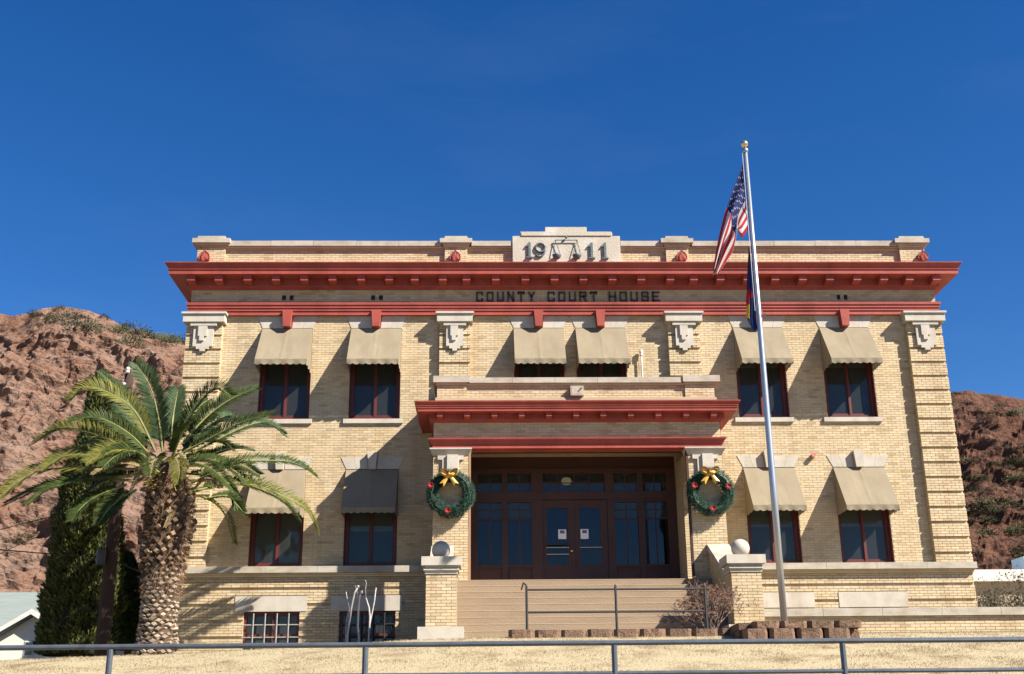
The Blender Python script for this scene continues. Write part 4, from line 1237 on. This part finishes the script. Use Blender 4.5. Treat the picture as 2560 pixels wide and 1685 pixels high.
FR = [([(1180, 720), (1150, 480), (1090, 250), (985, 85)], 1, .2, -.1, .46), ([(1235, 680), (1255, 480), (1275, 360), (1295, 262)], 1, .5, .9, .40), ([(1290, 660), (1390, 450), (1500, 310), (1590, 270), (1675, 315)], 0, .0, -.3, .42),
      ([(1330, 660), (1500, 470), (1680, 340), (1870, 262)], 0, .3, .8, .36), ([(1330, 730), (1520, 630), (1740, 520), (1985, 448)], 0, -.2, -.5, .36), ([(1400, 730), (1650, 600), (1850, 520), (1960, 530), (2065, 600)], 1, .4, 1.2, .32),
      ([(1130, 710), (1010, 490), (880, 300), (730, 145)], 1, .3, 1.1, .3), ([(1130, 720), (980, 430), (800, 300), (640, 258), (505, 345)], 2, -.1, -.5, .40), ([(1090, 750), (930, 590), (720, 480), (510, 495)], 0, -.3, -.7, .34),
      ([(1060, 770), (820, 640), (580, 560), (420, 565), (260, 655)], 2, .2, .5, .40), ([(1020, 800), (800, 745), (560, 740), (430, 770), (320, 838)], 2, -.2, -.5, .36), ([(1000, 850), (650, 840), (330, 855), (150, 930), (20, 1035)], 2, -.1, -.4, .42),
      ([(960, 930), (620, 930), (320, 985), (40, 1105)], 0, .1, .4, .34), ([(960, 900), (640, 925), (380, 985), (200, 1105)], 0, -.4, -1.1, .32), ([(920, 960), (720, 1040), (600, 1120), (520, 1225)], 0, -.2, -.8, .32), ([(990, 1000), (870, 1070), (780, 1150), (715, 1245)], 0, -.3, -.9, .3),
      ([(1440, 880), (1700, 805), (2000, 790), (2180, 830), (2295, 905)], 0, .0, 1.7, .34), ([(1390, 950), (1580, 865), (1740, 825), (1885, 895)], 0, -.2, -.8, .3), ([(1350, 1000), (1620, 955), (1880, 975), (2120, 1080), (2240, 1170), (2300, 1300)], 2, -.1, 2.0, .36),
      ([(1350, 1030), (1660, 955), (1880, 1000), (2060, 1095), (2170, 1235)], 0, -.2, 1.9, .36), ([(1450, 1040), (1570, 1105), (1650, 1220), (1695, 1385)], 0, -.2, 1.5, .30), ([(1480, 1065), (1640, 1045), (1700, 1090), (1765, 1160)], 0, .1, .3, .24),
      ([(1250, 760), (1290, 660), (1330, 570), (1385, 510)], 0, -.5, -1.4, .34), ([(1120, 700), (1010, 560), (930, 450), (850, 380)], 1, .5, 1.5, .38), ([(1360, 700), (1480, 560), (1600, 480), (1700, 460)], 1, .5, 1.6, .36), ([(1180, 700), (1200, 540), (1215, 430), (1235, 350)], 0, .7, 1.8, .36),
      ([(1060, 790), (900, 690), (760, 640), (640, 650)], 0, .4, 1.5, .34), ([(1380, 800), (1560, 740), (1720, 700), (1850, 720)], 1, .5, 1.7, .32), ([(1100, 880), (900, 900), (720, 960), (600, 1060)], 0, .3, 1.4, .32), ([(1330, 880), (1500, 900), (1640, 960), (1740, 1060)], 0, .4, 1.3, .3),
      ([(1180, 800), (1140, 760), (1110, 800), (1090, 900)], 0, -.6, -1.7, .34), ([(1230, 800), (1270, 770), (1300, 850), (1290, 960)], 2, -.6, -1.6, .26),
      ([(1240, 780), (1310, 790), (1345, 840), (1320, 915)], 3, -.5, -1.3, .14), ([(1060, 845), (900, 805), (770, 830), (670, 890)], 3, -.5, -1.2, .16), ([(1120, 790), (1030, 840), (990, 920), (945, 1025)], 3, -.6, -1.3, .10), ([(1400, 1000), (1480, 930), (1560, 930), (1600, 990)], 3, -.4, -.9, .2), ([(1240, 1080), (1250, 1140), (1235, 1200), (1200, 1270)], 3, -.55, -.62, .1)]
rnf = random.Random(77)
for k in range(15):
    an = R(rnf.uniform(-25, 205)); L_ = rnf.uniform(330, 560)*(1 if 30 < math.degrees(an) < 150 else .9)
    cx_, cz_ = 1200+120*math.cos(an), 800-110*math.sin(an)
    tipx, tipz = cx_+L_*math.cos(an)*1.05, cz_-L_*math.sin(an)*.8+90*abs(math.cos(an))
    mx_, mz_ = (cx_+tipx)/2, (cz_+tipz)/2-75*abs(math.cos(an))-10
    dep = rnf.choice((1.7, 1.2, 2.0, -1.0, 1.5, .7))
    FR.append(([(cx_, cz_), ((cx_+mx_)/2, (cz_+mz_)/2-22), (mx_, mz_), ((mx_+tipx)/2, (mz_+tipz)/2-18), (tipx, tipz)], rnf.choice((0, 0, 1, 0, 2)), dep*.25, dep, rnf.uniform(.30, .40)))
for i, (pl, mtn, y0, y1, wd) in enumerate(FR):
    n = len(pl); n1 = n-1
    frond([zq(u, v_, PY+y0*.6+(y1-y0*.6)*(k/n1)) for k, (u, v_) in enumerate(pl)], mtn, wd*1.08, 112 if mtn != 3 else 52, .75, 100+i)
# orange flower stalks low in the crown
b = MB()
for i in range(46):
    a = random.uniform(3.3, 6.1); p = Vector((tcx(6.9)+.35*math.cos(a), PY+.35*math.sin(a), 6.95+random.uniform(-.2, .2)))
    d = Vector((math.cos(a), math.sin(a), random.uniform(-.5, .8))).normalized()
    b.tube([p, p+d*.2, p+d*.34+Vector((0, 0, -.06))], [.012, .008, .004], 4)
b.build('flower_stalks', mat('ochre_stalk', (.34, .2, .03), .7, (.22, .2, .04), 9, 3), PA, kind='stuff')

# ================================================================== HILLS
def rock_mat(name, c1, c2, c3, sc=.35):
    m = bpy.data.materials.new(name); m.use_nodes = True
    t = m.node_tree; N_ = t.nodes; L = t.links.new
    b = N_['Principled BSDF']; b.inputs['Roughness'].default_value = .95
    if 'Specular IOR Level' in b.inputs: b.inputs['Specular IOR Level'].default_value = .1
    g_ = N_.new('ShaderNodeNewGeometry')
    def nz(scale, det, stretch=(1, 1, 1)):
        mp_ = N_.new('ShaderNodeMapping'); mp_.inputs['Scale'].default_value = stretch; L(g_.outputs['Position'], mp_.inputs[0])
        n = N_.new('ShaderNodeTexNoise'); n.inputs['Scale'].default_value = scale; n.inputs['Detail'].default_value = det; n.inputs['Roughness'].default_value = .65; L(mp_.outputs[0], n.inputs['Vector']); return n.outputs['Fac']
    def ramp(f, a, b_):
        r = N_.new('ShaderNodeMapRange'); r.inputs[1].default_value = a; r.inputs[2].default_value = b_; L(f, r.inputs[0]); return r.outputs[0]
    x = N_.new('ShaderNodeMixRGB'); x.inputs[1].default_value = (*c1, 1); x.inputs[2].default_value = (*c2, 1); L(ramp(nz(sc, 8), .38, .64), x.inputs[0])
    y = N_.new('ShaderNodeMixRGB'); y.inputs[2].default_value = (*c3, 1); L(x.outputs[0], y.inputs[1]); L(ramp(nz(sc*2.6, 8, (1, 1, 1.6)), .5, .68), y.inputs[0])
    L(y.outputs[0], b.inputs['Base Color'])
    bp = N_.new('ShaderNodeBump'); bp.inputs['Strength'].default_value = 1.0; bp.inputs['Distance'].default_value = .9
    L(nz(1.1, 12, (1, 1, 1.5)), bp.inputs['Height']); L(bp.outputs[0], b.inputs['Normal'])
    return m
def hill(name, material, x0, x1, nx_, nt_, base, ridge, amp, seed, tail=30, cliff=1.25):
    """rock face: base(x) and ridge(x) give points; crags from layered noise; then the back slope"""
    b = MB(); off = Vector((seed*13.1, seed*7.7, seed*3.3))
    K = nt_+8
    for i in range(nx_+1):
        x = x0+(x1-x0)*i/nx_
        B, T = Vector(base(x)), Vector(ridge(x))
        for j in range(K+1):
            t = j/nt_
            if t <= 1:
                p = B.lerp(T, t); p.y = B.y+(T.y-B.y)*(t**cliff); p.z = B.z+(T.z-B.z)*t
                fade = min(1, t*6)*min(1, .25+(1-t)*5)
            else:
                k = (j-nt_)/8; p = T+Vector((0, tail*k, -abs(T.z)*.55*k*k)); fade = .3
            q = p+off
            big = mn.fractal(q*.055, 1.0, 2.1, 4)*2.6
            wq = q+Vector((mn.noise(q*.25), mn.noise(q*.25+Vector((9, 0, 0))), mn.noise(q*.25+Vector((0, 9, 0)))))*1.5
            fac = 0.
            for sc_, am in ((.2, 1.25), (.5, .8), (1.2, .42)):
                P3 = Vector((wq.x*sc_*.85, wq.y*sc_*.6, wq.z*sc_*1.25))
                dist, pts = mn.voronoi(P3)
                c3 = pts[0]; tv = mn.cell_vector(c3*5.17+Vector((3.5, 1.5, 2.5)))
                edge = min(1, (dist[1]-dist[0])*2.4)
                fac += (tv-Vector((.5, .5, .5))).dot(P3-c3)*1.1*edge*am+edge*.42*am
            rid = mn.ridged_multi_fractal(Vector((q.x*.16, q.y*.16, q.z*.3)), .9, 2.3, 5, 1.0, 2.0)*.45
            fine = mn.turbulence(Vector((q.x*.7, q.y*.7, q.z*1.1)), 4, True)*.4
            d = (big*1.25+fac+rid-fine)*amp*fade
            b.v.append((p.x+d*.15, p.y-d*.8, p.z+d*.35*(1 if t < 1 else .4)))
    for i in range(nx_):
        for j in range(K):
            a = i*(K+1)+j; b.f.append((a, a+K+1, a+K+2, a+1))
    o = b.build(name, material, kind='structure')
    return o
m_rockL = rock_mat('tan_pink_rock', (.25, .165, .125), (.185, .095, .062), (.115, .085, .07))
m_rockR = rock_mat('red_brown_rock', (.105, .05, .034), (.14, .072, .047), (.06, .034, .026), .25)
HLY = 62.
sil = [(-160, 742), (-60, 752), (0, 770), (32, 776), (64, 770), (112, 760), (153, 758), (191, 765), (230, 772), (271, 792), (303, 810), (335, 819), (383, 838), (415, 844), (456, 852), (560, 885), (700, 940), (900, 1010)]
sl = [at(px_, py_, HLY) for px_, py_ in sil]
lx_, lz_ = [p.x for p in sl], [p.z-.35 for p in sl]
hillL = hill('cliff', m_rockL, lx_[0]-12, lx_[-1], 460, 240, lambda x: (x, 33+3*mn.noise((x*.05, 3, 0)), 1.0), lambda x: (x, HLY, ipl(x, lx_, lz_)), 1.4, 1)
silR = [(1500, 1080), (1900, 1010), (2200, 965), (2371, 953), (2401, 953), (2442, 957), (2503, 965), (2560, 975), (2700, 1010), (3000, 1100)]
HRY = 95.
srr = [at(px_, py_, HRY) for px_, py_ in silR]
rx_, rz_ = [p.x for p in srr], [p.z-1.2 for p in srr]
hillR = hill('hillside', m_rockR, rx_[0], rx_[-1], 330, 170, lambda x: (x, 42+4*mn.noise((x*.05, 9, 0)), 1.0), lambda x: (x, HRY, ipl(x, rx_, rz_)), 1.5, 2, cliff=1.05)
SC.view_layers[0].update()
dg = bpy.context.evaluated_depsgraph_get()
def hit(px_, py_, only=None):
    d = ray(px_, py_).normalized(); o_ = CAM+d*50
    ok, loc, nr, idx, ob, mw = SC.ray_cast(dg, o_, d)
    return (loc, ob) if ok else (None, None)
# shrubs on the slopes
m_scrub = [mat('grey_scrub', (.115, .105, .07), .9, (.085, .08, .052), 3, 3, island=[(0, (.6, .6, .6)), (1, (1.4, 1.35, 1.3))]), mat('olive_scrub', (.075, .08, .032), .9, (.05, .055, .025), 3, 3, island=[(0, (.55, .55, .55)), (1, (1.4, 1.35, 1.2))])]
def scrub_mesh(seed, n=520, flat=.8):
    rn = random.Random(seed); b = MB()
    for i in range(n):
        a = rn.uniform(0, 6.283); e_ = math.asin(rn.random()); r = rn.uniform(.45, 1.0)*(1+.25*math.sin(a*3+seed))
        p = Vector((math.cos(a)*math.cos(e_)*r, math.sin(a)*math.cos(e_)*r, math.sin(e_)*r*flat))
        d = (p.normalized()+Vector((rn.gauss(0, .6), rn.gauss(0, .6), rn.gauss(.3, .5)))).normalized()*rn.uniform(.10, .24)
        s_ = d.orthogonal().normalized()*rn.uniform(.02, .05)
        b.tri(p-s_, p+s_, p+d)
    return b
scm = []
for k in range(4):
    me_ = scrub_mesh(k+1).mesh('desert_shrub'); me_.materials.append(m_scrub[k % 2]); scm.append(me_)
def shrub(px_, py_, s_, kk, label, group):
    loc, ob = hit(px_, py_)
    if loc is None or ob.name.split('.')[0] not in ('cliff', 'hillside'): return
    o = link('desert_shrub', scm[kk % 4], None); o.location = loc-Vector((0, .1*s_, .05*s_)); o.scale = (s_*random.uniform(.8, 1.4), s_, s_*random.uniform(.6, 1.0)); o.rotation_euler = (0, 0, random.uniform(0, 6))
    band = ' near the crest' if py_ < (800 if px_ < 1000 else 1010) else (' on the upper slope' if py_ < (900 if px_ < 1000 else 1180) else ' on the lower slope')
    tag(o, label+band, 'shrub', group+band)
rn = random.Random(5)
LBL = 'grey green desert shrub on the tan cliff left of the courthouse,'
LBR = 'dark green desert shrub on the red hillside right of the courthouse,'
for px_, py_, s_ in ((40, 783, 1.6), (15, 772, 1.6), (100, 768, 1.4), (130, 764, 1.5), (75, 772, 1.2), (195, 822, 2.3), (230, 830, 2.0), (170, 800, 1.6), (262, 822, 1.3), (205, 800, 1.4), (95, 795, 1.5), (130, 805, 1.4), (330, 826, 1.8), (355, 840, 1.9), (375, 846, 1.8), (305, 835, 1.6), (330, 862, 2.0), (275, 855, 1.0), (400, 850, 1.5), (425, 858, 1.9), (445, 858, 1.6), (260, 798, 1.0), (310, 820, 1.3), (150, 775, 1.0), (60, 1345, 1.2), (30, 1360, 1.0), (85, 1310, .8), (150, 960, .7), (88, 905, .6), (200, 880, .6)):
    shrub(px_, py_, s_*.55, rn.randrange(4), LBL, 'shrubs on the left cliff')
for k in range(85):
    px_ = rn.uniform(2350, 2558); py_ = rn.uniform(960, 1400)
    if 1040 < py_ < 1150 and rn.random() < .6: continue
    shrub(px_, py_, rn.uniform(.5, 1.15), rn.choice((1, 3, 1, 0)), LBR, 'shrubs on the right hillside')

# ================================================================== TREES, POLE AND WIRES AT THE LEFT
m_cyp = mat('cypress_foliage', (.095, .108, .03), .8, (.045, .055, .018), 2.4, 5, island=[(0, (.45, .45, .45)), (.6, (1, 1, 1)), (1, (1.7, 1.6, 1.2))], transl=.15)
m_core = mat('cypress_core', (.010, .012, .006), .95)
m_bark = mat('brown_bark', (.09, .06, .04), .95, (.05, .035, .025), 8, 5, .6, 20)
def cypress(name, label, prof, y, material, n, seed, ysq=.85, leaf=.16):
    """prof: list of (px left, px right, py) down the crown"""
    rn = random.Random(seed)
    rows = []
    for l_, r_, py_ in prof:
        a, b_ = at(l_, py_, y), at(r_, py_, y); rows.append((a.z, (a.x+b_.x)/2, (b_.x-a.x)/2))
    rows.sort()
    zz = [r[0] for r in rows]; cx_ = [r[1] for r in rows]; hr = [r[2] for r in rows]
    gz = min(ground_z(cx_[0], y), zz[0]-.05)
    t = thing(name, label, 'tree', (cx_[0], y, gz))
    b = MB(); b.tube([(cx_[0], y, gz-.2), (cx_[0], y, zz[0]+.5), (ipl(zz[-1]*.6+zz[0]*.4, zz, cx_), y, zz[-1]*.6+zz[0]*.4)], [.2, .16, .06], 8); b.build('trunk', m_bark, t)
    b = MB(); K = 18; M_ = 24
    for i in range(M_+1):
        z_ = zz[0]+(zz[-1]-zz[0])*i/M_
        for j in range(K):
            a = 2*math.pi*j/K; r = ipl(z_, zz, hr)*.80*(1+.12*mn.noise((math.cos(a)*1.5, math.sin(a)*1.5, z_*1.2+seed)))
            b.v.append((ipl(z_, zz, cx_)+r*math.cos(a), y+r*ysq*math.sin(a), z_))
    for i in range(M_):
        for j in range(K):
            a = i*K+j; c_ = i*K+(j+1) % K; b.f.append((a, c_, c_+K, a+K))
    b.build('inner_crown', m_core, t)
    b = MB()
    for i in range(n):
        z_ = zz[0]+(zz[-1]-zz[0])*(1-rn.random()**.75)
        a = rn.uniform(0, 2*math.pi)
        lump = .90+.20*mn.noise((math.cos(a)*3.4, math.sin(a)*3.4, z_*2.2+seed))+.13*mn.noise((math.cos(a)*7, math.sin(a)*7, z_*4))
        r = ipl(z_, zz, hr)*lump*rn.uniform(.86, 1.0)
        p = Vector((ipl(z_, zz, cx_)+r*math.cos(a), y+r*ysq*math.sin(a), z_))
        for k in range(3):
            d = Vector((math.cos(a)*.55+rn.gauss(0, .35), math.sin(a)*.55+rn.gauss(0, .35), rn.uniform(.35, 1.2))).normalized()*leaf*rn.uniform(.6, 1.2)
            s_ = d.orthogonal().normalized()*leaf*.16
            s_ = Matrix.Rotation(rn.uniform(0, 6), 3, d) @ s_
            b.quad(p-s_*.3, p+d*.5-s_, p+d, p+d*.5+s_)
    b.build('crown', m_cyp if material is None else material, t)
cypress('cypress_tree', 'tall narrow dark green cypress behind the palm, left of the courthouse', [(248, 262, 934), (225, 278, 985), (212, 288, 1040), (205, 292, 1090), (182, 298, 1140), (150, 300, 1220), (140, 302, 1290), (126, 304, 1380), (120, 305, 1430), (102, 306, 1480), (99, 300, 1540), (90, 292, 1590), (86, 290, 1640)], .7, None, 15000, 3)
m_cyp2 = mat('shrub_tree_foliage', (.05, .085, .03), .8, (.03, .055, .02), 1.6, 4, island=[(0, (.5, .5, .5)), (1, (1.5, 1.5, 1.3))], transl=.1)
cypress('evergreen_tree', 'smaller mid green tree between the cypress and the palm trunk', [(300, 318, 1385), (285, 335, 1410), (280, 350, 1450), (275, 365, 1500), (275, 372, 1550), (272, 380, 1625)], 3.2, m_cyp2, 5200, 8)
UPY = -1.0
ub = at(256, 1612, UPY); ut = at(314, 935, UPY)
UP = thing('utility_pole', 'dark wooden utility pole with insulators in front of the cypress', 'utility pole', (ub.x, UPY, 2.6))
b = MB(); b.tube([(ub.x, UPY, 2.4), ub, (ub.x, UPY, (ub.z+ut.z)/2), (ub.x, UPY, ut.z)], [.17, .165, .14, .105], 12); b.build('pole', mat('creosoted_wood', (.045, .026, .02), .9, (.03, .018, .014), 6, 5, .5, 25, stretch=(4, 4, .3)), UP, smooth=True)
for dz, dx in ((.05, 0), (-.35, -.06), (-.7, .05)):
    b = MB(); b.lathe([(.02, -.08), (.05, -.06), (.05, -.02), (.03, 0), (.05, .02), (.05, .06), (.02, .08)], (ub.x+dx, UPY-.16, ut.z+dz), 10); b.build('insulator', m_white, UP)
b = MB(); b.box(ub.x-.55, ub.x+.15, UPY-.24, UPY-.15, ut.z-.42, ut.z-.34); b.build('crossarm', m_bark, UP)
b = MB(); b.lathe([(.02, -.2), (.11, -.19), (.11, .17), (.08, .2), (.02, .22)], (ub.x-.16, UPY-.24, at(280, 1395, UPY).z), 12); b.build('junction_can', m_black, UP)
m_wire = mat('black_cable', (.015, .014, .014), .6)
def wire(pts, r, label):
    b = MB(); b.tube(catmull([at(a, c_, y) for a, c_, y in pts], 24), r, 5); o = b.build('overhead_cable', m_wire); tag(o, label, 'cable', 'cables to the utility pole')
wire([(-160, 1362, -1.2), (0, 1374, -1.2), (140, 1386, -1.2), (262, 1393, -1.2)], .014, 'thick dark cable crossing nearly level to the utility pole, the lowest one')
wire([(280, 1400, -1.1), (312, 1413, -.9), (344, 1427, -.7), (440, 1462, -.1)], .012, 'short dark cable sloping from the utility pole towards the courthouse corner')
wire([(-160, 1368, -1.4), (0, 1324, -1.3), (140, 1289, -1.3), (275, 1258, -1.15)], .010, 'thin cable rising from the left edge to the pole behind palm fronds, upper one')
wire([(-160, 1470, -1.4), (0, 1384, -1.3), (130, 1328, -1.3), (272, 1284, -1.15)], .008, 'thin steep cable rising from the left edge across the rock to the pole')

# ================================================================== HOUSES
m_shing = mat('grey_green_shingles', (.19, .22, .205), .9, (.145, .17, .16), 3, 6, .4, 30, stretch=(.3, 1, 4))
m_shing2 = mat('tan_shingles', (.28, .23, .175), .9, (.21, .165, .125), 5, 6, .4, 30, stretch=(.5, 1, 4))
m_wh = mat('white_stucco', (.62, .59, .51), .85, (.55, .51, .44), 2, 5, .1, 50)
HY = 20.0
HO = thing('white_house', 'white house with grey green shingle roof at the far left', 'house', (-24, HY+3, 1.6))
rt = at(0, 1481, HY+4).z; ev = at(0, 1572, HY).z
b = MB(); b.box(-38.4, -18.95, HY+.6, HY+8, 1.5, ev-.05); hw = b.build('wall', m_wh, HO)
b = MB(); b.prism_x([(HY, ev), (HY+4, rt), (HY+8.6, ev), (HY+8.6, ev-.12), (HY+4, rt-.14), (HY, ev-.12)], -38.8, -18.4); b.build('roof', m_shing, HO)
# front gable wing
ga = at(88, 1531, HY-3); gl = at(-70, 1626, HY-3)
b = MB(); gw = ga.x-gl.x
b.prism([(ga.x-gw, gl.z), (ga.x, ga.z-.12), (ga.x+gw, gl.z), (ga.x+gw-.3, 1.5), (ga.x-gw+.3, 1.5)], HY-3, HY+.6); b.build('gable_wall', m_wh, HO)
for s_ in (-1, 1):
    q = MB(); n = len(q.v)
    P = [(ga.x, ga.z+.06), (ga.x+s_*(gw+.3), gl.z-.08), (ga.x+s_*(gw+.3), gl.z-.26), (ga.x, ga.z-.14)]
    q.prism(P if s_ < 0 else P[::-1], HY-3.35, HY+.55); q.build('gable_roof', m_shing, HO)
    q = MB(); P = [(ga.x, ga.z+.09), (ga.x+s_*(gw+.32), gl.z-.05), (ga.x+s_*(gw+.32), gl.z-.22), (ga.x, ga.z-.10)]
    q.prism(P if s_ < 0 else P[::-1], HY-3.42, HY-3.352); q.build('bargeboard', m_white, HO)
wa = at(63, 1602, HY-3.02); wb = at(82, 1640, HY-3.02)
b = MB(); b.box(wa.x, wb.x, HY-3.03, HY-2.98, wb.z, wa.z); wn = b.build('window', m_white, HO)
b = MB(); b.box(wa.x+.04, wb.x-.04, HY-3.045, HY-3.032, wb.z+.04, wa.z-.05); b.build('pane', m_glass, wn)
SHY = 7.0
a = at(283, 1575, SHY); c_ = at(352, 1602, SHY)
SHD = thing('small_shed', 'small building with tan shingle roof and white trim behind the palm trunk', 'shed', ((a.x+c_.x)/2, SHY, 2.4))
b = MB(); b.box(a.x-.4, c_.x+.5, SHY+.15, SHY+2.5, 2.2, c_.z-.08); b.build('wall', m_wh, SHD)
b = MB(); b.prism_x([(SHY, c_.z), (SHY+1.3, a.z), (SHY+2.6, c_.z), (SHY+2.6, c_.z-.06), (SHY+1.3, a.z-.07), (SHY, c_.z-.06)], a.x-.5, c_.x+.6); b.build('roof', m_shing2, SHD)
b = MB(); b.box(a.x-.5, c_.x+.6, SHY+1.2, SHY+1.42, a.z+.01, a.z+.13); b.build('ridge_cap', m_white, SHD)
b = MB(); b.box(a.x-.5, c_.x+.6, SHY-.06, SHY-.005, c_.z-.10, c_.z+.01); b.build('gutter', m_white, SHD)
d_ = at(290, 1520, SHY+2); e_ = at(305, 1562, SHY+2)
b = MB(); b.tube([(d_.x, SHY+2, d_.z), (e_.x, SHY+2, e_.z-.1)], .09, 8); b.build('leaning_flue', m_white, SHD)
# right: white flat roofed building
RY = 16.0
a = at(2440, 1424, RY); c_ = at(2560, 1452, RY)
WB = thing('white_building', 'low white flat roofed building beyond the right end of the courthouse', 'building', (a.x+6, RY, 3))
b = MB(); b.box(a.x, a.x+14, RY+.3, RY+9, 2.5, c_.z); b.build('wall', mat('tan_wall', (.34, .27, .2), .9), WB)  # one even tan over the whole wall
b = MB(); b.box(a.x-.3, a.x+14.3, RY, RY+9.3, c_.z, a.z); b.build('roof_fascia', m_white, WB)
a2 = at(2546, 1395, RY+3); c2 = at(2580, 1424, RY+3)
b = MB(); b.box(a2.x, a2.x+1.4, RY+2.5, RY+3.7, c2.z-.2, a2.z); u_ = b.build('roof_cooler', mat('pale_blue_metal', (.45, .62, .72), .5), WB)
for k in range(4):
    b = MB(); b.box(a2.x+.1, a2.x+1.3, RY+2.47, RY+2.498, c2.z+.02+k*.1, c2.z+.06+k*.1); b.build('louvre', m_white, u_)
m_bare = mat('bare_grey_twigs', (.115, .095, .072), .9, (.07, .058, .046), 12, 3)
m_olive = mat('dull_olive_leaves', (.03, .032, .014), .9, (.02, .02, .011), 3, 3, island=[(0, (.5, .5, .5)), (1, (1.5, 1.4, 1.2))])
for k, (px_, hgt, y_, lab) in enumerate(((2475, 1.5, 2.2, 'bare grey twiggy bush touching the right corner of the courthouse'), (2525, 1.7, 5.0, 'bare twiggy bush with dull leaves before the white building'), (2572, 2.1, 3.5, 'bare branching bush at the right edge above the low wall'))):
    rn = random.Random(40+k); p = at(px_, 1500, y_); p.z = 3.35
    t = thing('bare_bush', lab, 'bush', p, 'bare bushes at the right')
    b = MB(); tips = []
    for q in range(9):
        an = rn.uniform(0, 6.28); d = Vector((math.cos(an)*.6, math.sin(an)*.6, rn.uniform(.6, 1.3))).normalized()
        branchy(b, p+Vector((rn.uniform(-.2, .2), rn.uniform(-.2, .2), 0)), d, hgt*.42, .016, 4, rn, .42, tips, .12, .74)
    b.build('branches', m_bare, t)
    b = MB()
    for q, d in tips:
        if q.z > p.z+hgt*.75 and rn.random() < .8: continue
        for z_ in range(5):
            dd = Vector((rn.gauss(0, 1), rn.gauss(0, 1), rn.gauss(0, 1))).normalized()*rn.uniform(.06, .14); s_ = dd.orthogonal().normalized()*.028
            c3 = q+Vector((rn.gauss(0, .1), rn.gauss(0, .1), rn.gauss(-.05, .1))); b.quad(c3, c3+dd*.5+s_, c3+dd, c3+dd*.5-s_)
    b.build('leaves', m_olive, t)
